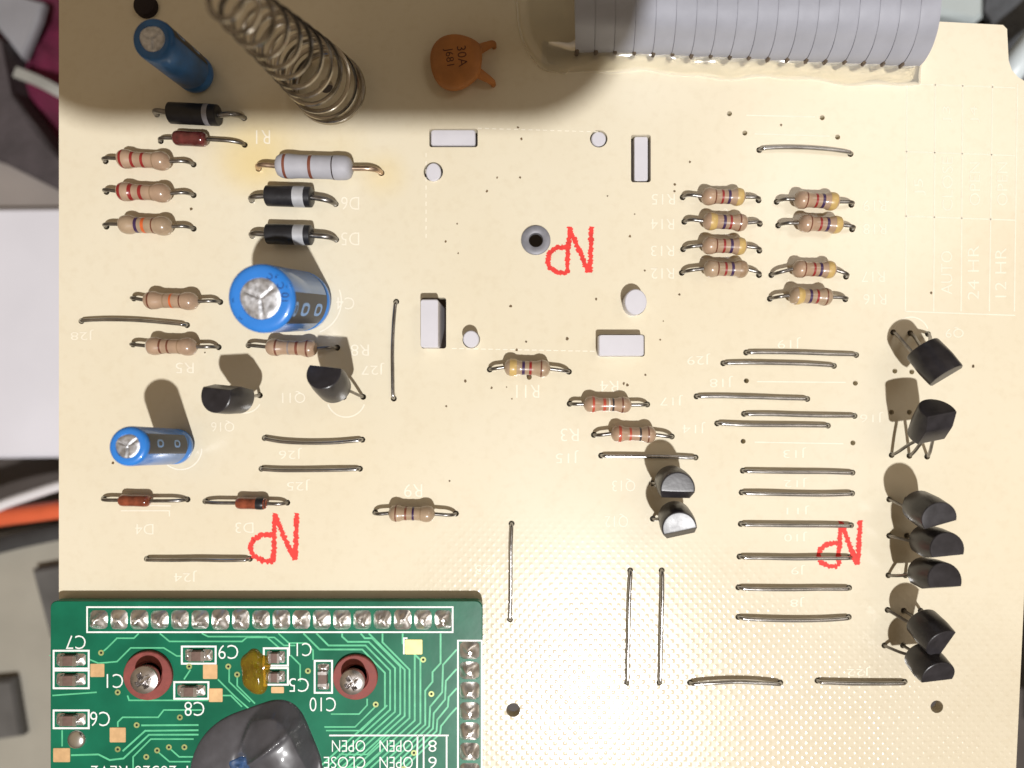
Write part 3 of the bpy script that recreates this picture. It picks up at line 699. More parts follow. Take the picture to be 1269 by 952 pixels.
# ------------------------------------------------------------------ white plastic pegs poking through, grey eyelet
def peg_rect(x0, y0, x1, y1, z, lab):
    a, b = P(x0, y1, z), P(x1, y0, z)
    single('plastic_peg', prism_b(rrect(a.x, a.y, b.x, b.y, .3), -14, z, .14), M['white'], ((a.x + b.x) / 2, (a.y + b.y) / 2, -14), lab, 'peg', 'white pegs poking through the board', smooth=False)
def peg_round(px, py, rp, z, lab, sq=1.0):
    c = P(px, py, z); r_ = rp * (D - z) / D / S
    single('plastic_peg', prism_b([(q[0], c.y + (q[1] - c.y) * sq) for q in circle(c.x, c.y, r_, 28)], -14, z, .12), M['white'], (c.x, c.y, -14), lab, 'peg', 'white pegs poking through the board')
peg_rect(534, 161, 589, 180, -.25, 'white oblong peg sunk in its slot, below the orange disc capacitor')
peg_rect(786, 169, 803, 224, -.35, 'white oblong peg sunk in an upright slot near the ribbon cable')
peg_rect(521, 371, 543, 430.5, 2.4, 'white oblong peg standing proud beside a dark slot, near jumper J27')
peg_rect(742, 415, 798, 441, 1.8, 'white oblong peg standing proud beside the largest round peg')
peg_round(742, 172, 9, -.2, 'small round white peg flush with the board, near the ribbon cable')
peg_round(537, 213, 9.3, .4, 'small round white peg below the sunk oblong one', 1.2)
peg_round(583.5, 420, 9.8, 2.0, 'small round white peg with a shadow, above resistor R11', 1.05)
peg_round(788, 374, 13.7, 2.2, 'largest round white peg, beside the red NP stamp', 1.15)
c = P(664, 298)
single('eyelet', lathe([(-.6, .95), (0, .95), (.28, 1.0), (.36, 1.15), (.36, 1.85), (.26, 2.02), (.02, 2.06), (-.1, 1.8), (-.6, 1.5)], V((c.x, c.y, 0)), V((0, 0, 1)), 36), M['grommet'], (c.x, c.y, 0),
       'round grey eyelet with a dark bore beside a red NP stamp', 'eyelet')
o = bpy.data.objects['eyelet']; me = o.data
bad = [p.index for p in me.polygons if len(p.vertices) > 10]
import bmesh
bm = bmesh.new(); bm.from_mesh(me); bm.faces.ensure_lookup_table(); bmesh.ops.delete(bm, geom=[bm.faces[i] for i in bad], context='FACES_ONLY'); bm.to_mesh(me); bm.free()

# ------------------------------------------------------------------ ribbon cable and its glue
rb_root = P(926, 70)
t = thing('ribbon_cable', (rb_root.x, rb_root.y, 0), 'flat grey ribbon cable of many wires rising from a bead of clear glue', 'ribbon cable')
NC = 18
stations = [(61, .2, 713.5, 1137), (59, 1.5, 713.5, 1139), (53, 3.0, 713, 1146), (40, 4.8, 712.6, 1155), (24, 6.8, 712.3, 1161), (0, 8.6, 712, 1165), (-30, 11.5, 711, 1170), (-62, 16, 710, 1176)]
def station(i):
    out = []
    for py, z, xl, xr in stations:
        sk = 20 * (i / NC)                            # the glued end runs slightly askew
        k = xl + (xr - xl) * (i + .5) / NC
        out.append(P(k, py + sk * max(0, min(1, (py) / 58)), z))
    e = out[-1]; out += [V((e.x, e.y + 9, 25)), V((e.x, e.y + 11, 38)), V((e.x, e.y + 10, 52))]
    return out
for i in range(NC):
    path = spline(station(i), 4)
    hw = [(P(s[3], 0, s[1]).x - P(s[2], 0, s[1]).x) / NC / 2 for s in stations]; hw += [hw[-1]] * 3
    vs, fs = [], []; prof = [(-1, -.35), (-.95, -.5), (-.6, -.56), (.6, -.56), (.95, -.5), (1, -.35), (1, .50), (.98, .565), (.88, .59), (.4, .60), (-.4, .60), (-.88, .59), (-.98, .565), (-1, .50)]
    n = len(prof); m = len(path)
    for j, p in enumerate(path):
        tg = (path[min(j + 1, m - 1)] - path[max(j - 1, 0)]).normalized(); xx = V((1, 0, 0)); nn = xx.cross(tg)
        if nn.z < 0 and abs(nn.z) > .3: nn = -nn
        if nn.y > 0: nn = -nn
        h = hw[min(j // 4, len(hw) - 1)] * .998
        vs += [p + xx * (u * h) + nn * v for u, v in prof]
    for j in range(m - 1):
        for k in range(n):
            a, b = j * n + k, j * n + (k + 1) % n; fs.append((a, b, b + n, a + n))
    fs.append(tuple(range(n))[::-1]); fs.append(tuple((m - 1) * n + k for k in range(n)))
    part('conductor', (vs, fs), M['ribbon'], t, angle=55)
    q = P(715.5 + 23.7 * i, 60 + 20 * i / NC, 2.2)
    part('wire_end', tube([V((q.x, q.y + .30, 2.6)), V((q.x, q.y + .0, 2.3)), V((q.x, q.y - .15, 1.6)), V((q.x, q.y - .2, -1.5))], .30, 8), mat('dull_wire_end', (.13, .10, .075), .5, .3, .3, 900), t)
g0 = P(915, 85)
t = thing('glue_bead', (g0.x, g0.y, 0), 'bead of clear shiny glue along the foot of the grey ribbon cable', 'glue')
vs, fs = [], []; nu, nv = 90, 12
for i in range(nu + 1):
    u = i / nu; px = 672 + (1141 - 672) * u
    y0 = 50 + 20 * u; y1 = 86 + 22 * u + 2.5 * math.sin(u * 17) + 1.5 * math.sin(u * 41)
    hmax = 2.0 * min(1, u * 5.5) * min(1, ((1 - u) * 30) ** .5) + .12 * math.sin(u * 60)
    ba = .22 * max(0, min(1, (px - 706) / 14)) + .001
    for j in range(nv + 1):
        v = j / nv; z = max(.0, hmax) * (math.sin(math.pi * (ba + (1 - ba) * v)) ** .7) * (1 if v < 1 else 0)
        p = P(px, y0 + (y1 - y0) * v); z += .10 * noise.noise(V((px * .05, v * 3, 1)))
        vs.append(V((p.x, p.y, max(z, .02) if v < 1 else -.05)))
k0 = len(vs)
for i in range(nu):
    for j in range(nv):
        a = i * (nv + 1) + j; fs.append((a, a + nv + 1, a + nv + 2, a + 1))
n0 = len(vs)
vs += [V((v.x, v.y, -.06)) for v in vs]
for i in range(nu):
    for j in range(nv):
        a = n0 + i * (nv + 1) + j; fs.append((a, a + 1, a + nv + 2, a + nv + 1))
    a = i * (nv + 1); fs.append((a, n0 + a, n0 + a + nv + 1, a + nv + 1)); a = a + nv; fs.append((a, a + nv + 1, n0 + a + nv + 1, n0 + a))
for i, flip in ((0, 0), (nu, 1)):
    for j in range(nv):
        a = i * (nv + 1) + j; f = (a, a + 1, n0 + a + 1, n0 + a); fs.append(f[::-1] if flip else f)
part('bead', (vs, fs), M['glue'], t, angle=60)
def puddle(pts, h, name):
    pp = [P(*p) for p in pts]; c2 = sum(pp, V()) / len(pp); m = len(pp); vs, fs = [], []
    for s, z in ((1, -.03), (1, h * .5), (.96, h * .85), (.90, h), (.84, h * .62), (.5, h * .45), (.1, h * .45)):
        vs += [V((c2.x + (p.x - c2.x) * s, c2.y + (p.y - c2.y) * s, z)) for p in pp]
    for l in range(6):
        for k in range(m):
            a, b = l * m + k, l * m + (k + 1) % m; fs.append((a, b, b + m, a + m))
    fs.append(tuple(range(m))[::-1]); fs.append(tuple(6 * m + k for k in range(m)))
    part(name, (vs, fs), M['glue'], t, angle=60)
puddle([(tp.x, tp.y) for tp in spline([V((700, 92, 0)), V((672, 86, 0)), V((655, 66, 0)), V((644, 40, 0)), V((640, 5, 0)), V((642, -40, 0)), V((690, -45, 0)), V((712, -20, 0)), V((716, 40, 0)), V((714, 80, 0)), V((700, 92, 0))], 4)][:-1], .34, 'smear')

# ------------------------------------------------------------------ green module board
GZ = 1.9
G = lambda px, py, dz=0.0: P(px, py, GZ + dz)
gx0, gx1, gy0 = 62, 598, 745
t = gb = thing('green_module_board', (*P(330, 850)[:2], 0), 'green circuit board with a row of solder joints, mounted over the cream board', 'circuit board')
c0, c1 = G(gx0, 1030), G(gx1, gy0)
scr = [((182.5, 838), 30, (177.5, 844), 17), ((440, 840), 27.5, (435.5, 847), 15.5)]
def green_mat():
    m = mat('green_solder_mask', (.005, .135, .072), .32, 0, .22, 160, .010, 700, coat=.0, spec=.32); return m
pl = rrect(c0.x, c0.y, c1.x, c1.y, .9, 4)
part('substrate', prism_b(pl, GZ - 1.1, GZ, .12), green_mat(), gb, smooth=False)
# pin headers that carry it
hx0, hx1 = G(112, 768), G(555, 768)
part('header_strip', prism(rrect(hx0.x, hx0.y - 1.2, hx1.x, hx0.y + 1.2, .1, 1), 0, GZ - 1.05), M['black'], gb, smooth=False)
a, b = G(570, 800), G(594, 1025)
part('header_strip', prism(rrect(a.x, b.y, b.x, a.y, .1, 1), 0, GZ - 1.05), M['black'], gb, smooth=False)
def solder_geo(c, rx, ry, h, seed):
    rnd = random.Random(seed); vs, fs = [], []; nr, na = 6, 20; ph = rnd.uniform(0, 6)
    vs.append(c + V((rnd.uniform(-.2, .2), rnd.uniform(-.2, .2), h)))
    for j in range(1, nr + 1):
        f = j / nr
        for k in range(na):
            a = 2 * math.pi * k / na; ca, sa = math.cos(a), math.sin(a); e = (abs(ca) ** 5 + abs(sa) ** 5) ** (-1 / 5)
            z = h * (1 - f ** (1.3 + (seed % 5) * .2)) + h * .34 * math.sin(2 * a + ph + f * 3) * f * (1 - f) * 2 + (-.03 if j == nr else 0)
            vs.append(c + V((rx * ca * e * f, ry * sa * e * f, z)))
    for k in range(na): fs.append((0, 1 + k, 1 + (k + 1) % na))
    for j in range(nr - 1):
        for k in range(na):
            a, b = 1 + j * na + k, 1 + j * na + (k + 1) % na; fs.append((a, a + na, b + na, b))
    return vs, fs
for i in range(18):
    c = G(122.5 + 25.1 * i, 768); part('solder_joint', solder_geo(c, 1.20 + .05 * random.random(), 1.30 + .14 * random.random(), .65 + .75 * random.random(), i), M['solder'], gb, angle=70)
    part('pin', lathe([(0, .30), (.25, .30), (.34, .2)], c + V((random.uniform(-.15, .15), .2, .8)), V((0, .1, 1)), 8), M['solder'], gb)
for i in range(9):
    c = G(582, 806 + 25.1 * i); part('solder_joint', solder_geo(c, 1.40, 1.235, .9 + .3 * random.random(), 50 + i), M['solder'], gb, angle=70)
    part('pin', lathe([(0, .30), (.25, .30), (.34, .2)], c + V((.1, random.uniform(-.15, .15), .8)), V((.1, 0, 1)), 8), M['solder'], gb)
# white legend: frames, rules and letters
def frame_geo(x0, y0, x1, y1, wd=.22, z=.012):
    return strip([G(*q)[:2] for q in ((x0 + (x1 - x0) / 2, y0), (x1, y0), (x1, y1), (x0, y1), (x0, y0), (x0 + (x1 - x0) / 2, y0))], wd, GZ + z)
def legend_frame(*a, **k): part('legend_frame', frame_geo(*a, **k), M['silkg'], gb, smooth=False)
legend_frame(108, 752.5, 561, 783.5); legend_frame(567.5, 794, 597, 1035)
caps = [(66.5, 806.5, 110, 828.5), (66.5, 831, 110, 853), (66.5, 880.5, 110, 902.5), (225.4, 801.3, 267.3, 822.5), (216, 845.4, 258.3, 866), (390, 819, 411.5, 858.6), (327, 803.5, 356.8, 825), (327, 828, 356.8, 848.6)]
for c_ in caps: legend_frame(*c_, wd=.26)
for s, px, py, h_ in (('C7', 94, 796, 17), ('C1', 142.5, 844, 17.5), ('C6', 124, 891, 18), ('C9', 283, 808, 17.5), ('C8', 241, 878.5, 17.5), ('C11', 372, 805, 16.5), ('C5', 370.5, 849, 17), ('C10', 400, 873, 17.5),
                      ('OPEN', 432, 924.5, 14.5), ('OPEN', 491, 924.5, 14.5), ('8', 536, 924.5, 14.5), ('CLOSE', 427, 945, 14.5), ('OPEN', 491, 945, 14.5), ('6', 536, 945, 14.5), ('1-20520 REV2', 173, 956, 14)):
    part('legend_text', text_geo(s, h_ * (D - GZ) / D / S, G(px, py), GZ + .016, 180, (12.3 if s[0] == 'C' and len(s) < 4 else 10.3) * (len(s) - .35 * s.count('1')) * (D - GZ) / D / S), M['silkg'], gb, smooth=False)
for l in ([(408, 911.5), (556, 911.5)], [(517.5, 911.5), (516, 1000)], [(525, 911.5), (525, 960)], [(553.5, 912), (553.5, 1000)], [(505, 791), (500.5, 791), (500.5, 811)]):
    part('legend_rule', strip([G(*q)[:2] for q in l], .22, GZ + .013), M['silkg'], gb, smooth=False)
# bare pads and vias
for x0, y0, x1, y1, m_ in ((112, 822.5, 129.5, 839, 'copper'), (251.6, 823.5, 269.5, 841.5, 'copper'), (258.8, 853, 276, 870, 'copper'), (136, 901.5, 156, 920, 'copper'), (66, 927, 87, 944.5, 'copper'), (343, 808, 352, 820.5, 'copper'), (336, 851, 352, 859, 'copper'), (502, 792.5, 523.5, 811, 'yellow')):
    a, b = G(x0, y1), G(x1, y0); part('bare_pad', prism_b(rrect(a.x, a.y, b.x, b.y, .12, 2), GZ - .1, GZ + .05, .03), M[m_], gb, smooth=False)
vias = [(125.4, 809), (223, 889), (169.5, 898.6), (146, 928.6), (181.4, 938), (194.8, 930), (209.4, 926), (228.6, 926), (283, 826), (294, 836), (381.7, 831.5), (234.5, 826), (524.5, 817.5), (534.6, 860), (465.7, 873), (513, 933), (500, 953), (520, 801.5), (146, 858)]
for px, py in vias:
    c = G(px, py); r_ = .40
    v_ = part('via', ring(c.x, c.y, .17, r_, GZ + .03, n=16), M['via'], gb, smooth=False)
    part('bore', ring(c.x, c.y, 0.0, .18, GZ + .022, n=12), M['dark'], v_, smooth=False)
# covered copper traces
TR = []
xvs = [477, 483.5, 489.5, 496, 501.5, 507.5]
tops = [[(376, 785), (396, 805), (449, 805), (477, 834)], [(392, 785), (407, 800), (453, 800), (483.5, 831)], [(424, 785), (424, 789), (431, 795.5), (457, 795.5), (489.5, 828)],
        [(447, 785), (452, 791), (461, 791), (496, 826)], [(457, 785), (501.5, 830)], [(474, 785), (474, 796), (507.5, 830)]]
for i in range(6):                                     # fan from the header round the screw to the legend table
    yb = 877 + 2.6 * i; TR.append(tops[i] + [(xvs[i], yb), (xvs[i] - (965 - yb) * 1.1, 965)])
TR += [[(514, 811), (514, 893), (448, 953)], [(499, 785), (499, 797), (521, 818), (521, 896), (459, 952)], [(546, 785), (546, 822), (536, 833), (536, 845), (527, 856), (527, 898), (476, 945)]]
for k in range(4): TR.append([(566, 805 + 24 * k), (549 + 3.5 * k, 824 + 20 * k), (548 + 3.5 * k, 858 + 9 * k), (533 + 4.5 * k, 876 + 8 * k), (532 + 4.5 * k, 900 + 3 * k), (486 + 4.5 * k, 944 + 3 * k)])
TR += [[(175, 899), (246, 898.6)], [(246, 905), (180, 905.7), (152, 931)], [(246, 910.5), (184.5, 910.7), (153, 940), (136, 942), (122, 935), (88, 936)], [(240, 916), (187, 916), (165, 938), (165, 960)], [(212, 929), (222, 938), (240, 938)], [(197, 933), (210, 944), (236, 944)]]
TR += [[(110, 817), (122, 822), (145, 820), (162, 803), (203, 803), (219, 813), (226, 813)], [(172, 785), (166, 791), (145, 791), (133, 803), (127, 808)], [(198, 785), (210, 795), (300, 795), (306, 790), (340, 790), (352, 800), (366, 800)],
       [(250, 785), (258, 789), (330, 789), (346, 803)], [(345, 785), (358, 797), (380, 797), (388, 806), (388, 818)], [(270, 842), (292, 864), (315, 884)], [(276, 862), (286, 862), (300, 876)], [(284, 828), (284, 845), (310, 870)], [(294, 838), (294, 850), (316, 872)],
       [(258, 868), (160, 868), (158, 862)], [(146, 901), (146, 895), (152, 889), (196, 889), (203, 880), (250, 880)], [(62, 812), (62, 813)], [(410, 885), (445, 885), (455, 874), (455, 866)], [(402, 901), (440, 901), (465, 876)],
       [(404, 905.5), (448, 905.5), (480, 874)], [(360, 812), (372, 824), (372, 845)], [(236, 830), (228, 842)], [(420, 935), (455, 935), (470, 920), (478, 912)], [(418, 951), (452, 951), (475, 930)], [(77, 905), (77, 925)], [(65, 862), (120, 858)]]
rows = []
for i, pts in enumerate(TR):
    if len(pts) < 2: continue
    rows.append(strip([G(*q)[:2] for q in pts],   .24 if i < 16 else .20, GZ + .001, .004 + .0004 * (i % 9)))
tag(part('traces', join(*rows), M['trace'], gb, smooth=False), kind='stuff')

# small chip capacitors soldered inside their printed frames
caplab = ['chip capacitor in the printed frame C7', 'chip capacitor in the printed frame between C7 and C6', 'chip capacitor in the printed frame C6', 'chip capacitor in the printed frame C9', 'chip capacitor in the printed frame C8', 'upright chip capacitor in the printed frame C10', 'chip capacitor in the frame C11 half under amber resin', 'chip capacitor in the frame C5 at the amber resin']
for (x0, y0, x1, y1), lab in zip(caps, caplab):
    m_ = 2.6; a, b = G(x0 + m_, y1 - m_), G(x1 - m_, y0 + m_); wd, hg = b.x - a.x, b.y - a.y
    t = thing('chip_capacitor', ((a.x + b.x) / 2, (a.y + b.y) / 2, GZ), lab, 'chip capacitor', 'chip capacitors on the green board')
    if wd > hg:
        for f0, f1 in ((.02, .34), (.60, .98)):
            cx = a.x + wd * (f0 + f1) / 2; part('solder_fillet', solder_geo(V((cx, (a.y + b.y) / 2, GZ)), wd * (f1 - f0) / 2, hg * .47, .42, int(x0 + 99 * f0)), M['solder'], t, angle=70)
        part('body', prism_b(rrect(a.x + wd * .22, a.y + hg * .12, a.x + wd * .72, b.y - hg * .12, .1, 2), GZ - .02, GZ + .55, .08), M['chip'], t, smooth=False)
        for f in (.20, .62): part('terminal', prism_b(rrect(a.x + wd * f, a.y + hg * .10, a.x + wd * (f + .12), b.y - hg * .10, .08, 2), GZ - .02, GZ + .58, .08), M['screw'], t, smooth=False)
    else:
        for f0, f1 in ((.02, .30), (.70, .98)):
            cy = a.y + hg * (f0 + f1) / 2; part('solder_fillet', solder_geo(V(((a.x + b.x) / 2, cy, GZ)), wd * .47, hg * (f1 - f0) / 2, .4, int(y0 + 99 * f0)), M['solder'], t, angle=70)
        part('body', prism_b(rrect(a.x + wd * .15, a.y + hg * .26, b.x - wd * .15, a.y + hg * .68, .1, 2), GZ - .02, GZ + .55, .08), M['chip'], t, smooth=False)
        for f in (.20, .62): part('terminal', prism_b(rrect(a.x + wd * .12, a.y + hg * f, b.x - wd * .12, a.y + hg * (f + .12), .08, 2), GZ - .02, GZ + .58, .08), M['screw'], t, smooth=False)

# two screws standing on red fibre washers
for i, ((wx, wy), wr, (hx, hy), hr) in enumerate(scr):
    c = G(wx, wy, .5); zt = 2.6
    lab = ['steel screw on a red fibre washer beside the printed C1', 'steel screw on a red fibre washer beside the printed C10'][i]
    t = thing('screw', (c.x, c.y, GZ), lab, 'screw', 'screws on red washers')
    k = (D - GZ) / D / S; ro = wr * k
    part('washer', lathe([(-.5, ro), (-.08, ro), (0, ro - .1), (0, ro * .62), (-.35, ro * .56), (-.5, ro * .5)], V((c.x, c.y, GZ + .5)), V((0, 0, 1)), 40), M['fibre'], t)
    h = P(hx, hy, GZ + zt); rh = hr * (D - GZ - zt) / D / S
    ct = V((c.x, c.y, GZ)) * .25 + V((h.x, h.y, GZ)) * .75
    # cross recess cut in the pan head: built as a polar grid whose inner points dip along two slots
    vs, fs = [], []; nr, na = 8, 48
    vs.append(V((ct.x, ct.y, GZ + zt - .75)))
    for j in range(1, nr + 1):
        f = j / nr
        for q in range(na):
            a = 2 * math.pi * q / na + .3 * i; px_, py_ = rh * f * math.cos(a), rh * f * math.sin(a)
            zz = zt - .12 - .42 * max(0, f - .35) ** 2 * 1.6
            al = a - R(32); u, v = abs(f * math.cos(al)), abs(f * math.sin(al))
            if min(u, v) < .15 and max(u, v) < .60: zz -= .6
            vs.append(V((ct.x + px_, ct.y + py_, GZ + zz)))
    for zz, f in ((zt - .9, 1.0), (zt - 1.2, .96), (zt - 1.2, .55), (-.2, .55)):
        for q in range(na):
            a = 2 * math.pi * q / na + .3 * i; vs.append(V((ct.x + rh * f * math.cos(a), ct.y + rh * f * math.sin(a), GZ + zz)))
    for q in range(na): fs.append((0, 1 + q, 1 + (q + 1) % na))
    for j in range(nr + 3):
        for q in range(na):
            a, b = 1 + j * na + q, 1 + j * na + (q + 1) % na; fs.append((a, a + na, b + na, b))
    part('screw_head', (vs, fs), M['screw'], t, angle=45)

# round tinned test dome, amber resin, black glob
c = G(95, 916.5)
single('solder_dome', lathe([(-.05, 1.28), (.06, 1.27), (.2, 1.18), (.33, .98), (.42, .7), (.47, .35), (.48, .05)], c, V((0, 0, 1)), 32), mat('bright_tin', (.80, .82, .82), .22, 1, .08, 300), c, 'round bright solder dome next to the printed C6', 'solder dome')
def blob(c, rx, ry, h, n=1.0, seed=0, sq=2.0):
    vs, fs = [], []; nr, na = 14, 40; vs.append(c + V((0, 0, h)))
    for j in range(1, nr + 1):
        f = j / nr
        for k in range(na):
            a = 2 * math.pi * k / na; wob_ = 1 + .10 * n * noise.noise(V((math.cos(a) * 1.3 + seed, math.sin(a) * 1.3, seed)))
            vs.append(c + V((rx * f * math.cos(a) * wob_, ry * f * math.sin(a) * wob_, h * math.sqrt(max(0, 1 - f ** sq)) + (-.05 if j == nr else .12 * n * noise.noise(V((f * math.cos(a) * 2, f * math.sin(a) * 2, seed))) * (1 - f)))))
    for k in range(na): fs.append((0, 1 + k, 1 + (k + 1) % na))
    for j in range(nr - 1):
        for k in range(na):
            a, b = 1 + j * na + k, 1 + j * na + (k + 1) % na; fs.append((a, a + na, b + na, b))
    fs.append(tuple(1 + (nr - 1) * na + k for k in range(na))[::-1])
    return vs, fs
c = G(318, 831); single('resin_drop', blob(c, 2.1, 3.0, 1.0, 4.5, 3), M['amber'], c, 'shiny amber resin drop over the printed frame C5', 'resin drop')
c = G(318, 962)
vs, fs = [], []; nr, na = 90, 170; rg = 9.25
KG = (D - GZ) / D / S
def seg(x_, y_, a, b):
    ax_, ay_, bx_, by_ = (a[0] - 318) * KG, (962 - a[1]) * KG, (b[0] - 318) * KG, (962 - b[1]) * KG
    dx, dy = bx_ - ax_, by_ - ay_; t_ = max(0, min(1, ((x_ - ax_) * dx + (y_ - ay_) * dy) / (dx * dx + dy * dy)))
    return math.hypot(x_ - ax_ - dx * t_, y_ - ay_ - dy * t_), t_
def gh(x_, y_):
    da = (math.degrees(math.atan2(y_, x_)) - 66 + 180) % 360 - 180; f = math.hypot(x_, y_) / rg / (.985 + .22 * math.exp(-(da / 22) ** 2)); z = 1.2 * max(0, 1 - f ** 3.2) ** .6
    # a glossy swollen lobe on one side of the drop, its skin drawn up in two thin ridges from a pit
    lx, ly = x_ - (352 - 318) * KG, y_ - (962 - 922) * KG; g_ = math.hypot(lx / 5.2, ly / 6.6)
    if g_ < 1: z += 2.2 * (1 - g_ ** 2) ** .8 * min(1, max(0, (1 - f) * 6))
    for a_, b_, hh in (((301, 926), (315, 890), .55), ((309, 940), (380, 884), .75), ((396, 905), (400, 960), .35)):
        d_, t_ = seg(x_, y_, a_, b_); z += hh * math.exp(-d_ / .38) * math.sin(math.pi * (.12 + .76 * t_))
    d_, t_ = seg(x_, y_, (304, 936), (310, 948)); z -= .9 * math.exp(-(d_ / .75) ** 2)
    return max(z, -.05) + .05 * noise.noise(V((x_ * .8, y_ * .8, 2)))
vs.append(c + V((0, 0, gh(0, 0))))
for j in range(1, nr + 1):
    for k in range(na):
        a = 2 * math.pi * k / na; da = (math.degrees(a) - 66 + 180) % 360 - 180; f = j / nr * (.985 + .22 * math.exp(-(da / 22) ** 2)); x_, y_ = rg * f * math.cos(a), rg * f * math.sin(a)
        vs.append(c + V((x_, y_, gh(x_, y_) if j < nr else -.06)))
for k in range(na): fs.append((0, 1 + k, 1 + (k + 1) % na))
for j in range(nr - 1):
    for k in range(na):
        a, b = 1 + j * na + k, 1 + j * na + (k + 1) % na; fs.append((a, a + na, b + na, b))
t = thing('epoxy_glob', c, 'large glossy black epoxy glob with a folded peak on the green board', 'epoxy glob')
part('dome', (vs, fs), M['glob'], t, angle=150)
cb = G(303, 946); g = blob(V((0, 0, 0)), 1.7, 1.0, .12, 2, 9)  # small mottled blue patch laid over the glob's pit
part('blue_patch', ([V((cb.x + v.x * .9 + v.y * .3, cb.y + v.y - v.x * .4, GZ + max(gh(cb.x + v.x * .9 + v.y * .3 - c.x, cb.y + v.y - v.x * .4 - c.y), 0) + .03 + v.z)) for v in g[0]], g[1]), mat('mottled_blue', (.03, .075, .18), .5, 0, .6, 1200), t)

# ------------------------------------------------------------------ bench and clutter under the board
BZ = -60.0
bench = ([V((-900, -900, BZ - 8)), V((900, -900, BZ - 8)), V((900, 900, BZ - 8)), V((-900, 900, BZ - 8))], [(0, 1, 2, 3)])
o = single('workbench', bench, mat('dark_bench', (.055, .045, .040), .6, 0, .3, 30, .3, 200), (0, 0, BZ - 8), 'dark brown bench top under everything', None, kind='structure')
del o['label']
def Q(px, py, z): return P(px, py, z)
def slab(name, pts, z0, z1, m, lab, cat, b=1.0):
    pp = [Q(x_, y_, z1)[:2] for x_, y_ in pts]; c_ = Q(*pts[0], z0)
    return single(name, prism_b(pp, z0, z1, b), m, (c_.x, c_.y, z0), lab, cat, smooth=False)
slab('plastic_tray', [(-120, 258), (110, 256), (110, 567), (-120, 570)][::-1], BZ - 8, BZ + 6, mat('pale_lilac_plastic', (.66, .66, .72), .5, 0, .05, 40), 'pale lilac-white flat tray beside the cream board edge', 'tray')
def cloth(name, x0, y0, x1, y1, z, amp, m, lab, cat, seed):
    vs, fs = [], []; n = 26
    for j in range(n + 1):
        for i in range(n + 1):
            p = Q(x0 + (x1 - x0) * i / n, y0 + (y1 - y0) * j / n, z); q = noise.noise(V((i * .16 + seed, j * .22, seed))) + .4 * noise.noise(V((i * .4, j * .5, seed)))
            vs.append(p + V((1.5 * q, 1.5 * q, amp * q)))
    for j in range(n):
        for i in range(n): a = j * (n + 1) + i; fs.append((a, a + n + 1, a + n + 2, a + 1))
    nn = len(vs); vs += [v - V((0, 0, 1.2)) for v in vs]
    fs += [tuple(q + nn for q in f[::-1]) for f in list(fs)]
    for i in range(n):
        fs.append((i, i + 1, nn + i + 1, nn + i)); k = n * (n + 1) + i; fs.append((k, nn + k, nn + k + 1, k + 1))
        k = i * (n + 1); fs.append((k, nn + k, nn + k + n + 1, k + n + 1)); k += n; fs.append((k, k + n + 1, nn + k + n + 1, nn + k))
    c_ = Q((x0 + x1) / 2, (y0 + y1) / 2, z)
    return single(name, (vs, fs), m, c_, lab, cat)
cloth('cloth', -80, -60, 130, 215, BZ - 2, 3, mat('maroon_cloth', (.10, .006, .030), .85, 0, .35, 120, .5, 900), 'crumpled maroon cloth at the board corner', 'cloth', 3.1)
def strap(name, pts, wd, th, m, lab, cat):
    pp = spline([Q(*p) for p in pts], 8); vs, fs = [], []
    for i, p in enumerate(pp):
        tg = (pp[min(i + 1, len(pp) - 1)] - pp[max(i - 1, 0)]).normalized(); sd = tg.cross(V((0, 0, 1))).normalized()
        for u, v in ((-1, 0), (-.96, 1), (-.6, 1.12), (.6, 1.12), (.96, 1), (1, 0)): vs.append(p + sd * (u * wd / 2) + V((0, 0, v * th)))
    for i in range(len(pp) - 1):
        for k in range(6): a, b = i * 6 + k, i * 6 + (k + 1) % 6; fs.append((a, b, b + 6, a + 6))
    fs += [tuple(range(6))[::-1], tuple((len(pp) - 1) * 6 + k for k in range(6))]
    return single(name, (vs, fs), m, pp[len(pp) // 2], lab, cat)
slab('strap', [(-60, 10), (0, 47), (13, 113), (40, 152), (75, 198), (110, 238), (110, 254), (72, 236), (0, 200), (-60, 180)][::-1], BZ - 1, BZ + 6, mat('charcoal_webbing', (.060, .050, .054), .8, 0, .2, 200, .3, 900), 'broad charcoal webbing strap lying over the maroon cloth', 'strap')
slab('card', [(-120, 190), (110, 205), (110, 262), (-120, 262)][::-1], BZ - 8, BZ + 3, mat('shaded_beige_card', (.24, .215, .20), .7, 0, .1, 60), 'beige card with shade in its grey tone, between the strap and the pale tray', 'card')  # beige surface; the shadow on it is put into the grey colour
slab('paper_scrap', [(-30, -20), (52, 2), (47, 22), (26, 72), (-6, 32)][::-1], BZ + 1, BZ + 3, mat('shaded_paper', (.24, .24, .26), .7, 0, .15, 60), 'folded paper scrap with shade in its grey-white colour, on the maroon cloth', 'paper', .6)  # paper colour darkened to stand for the phone's shadow
strap('tape_strip', [(20, 90, BZ + 5), (48, 101, BZ + 5.5), (75, 115, BZ + 5), (100, 130, BZ + 3)], 2.4, .5, mat('shaded_white_tape', (.27, .27, .25), .6, 0, .2, 90), 'narrow tape strip, whitish but greyed for shade, crossing the maroon cloth', 'tape')  # pale tape, its colour darkened for the same shadow
def wire(name, pts, r_, m, lab):
    pp = spline([Q(*p) for p in pts], 8); return single(name, tube(pp, r_, 14), m, pp[len(pp) // 2], lab, 'wire')
wire('wire', [(-60, 668, -48), (-10, 632, -47), (40, 613, -46), (90, 598, -45), (140, 590, -48)], 1.05, mat('white_insulation', (.66, .65, .67), .4), 'thin white insulated wire passing under the board')
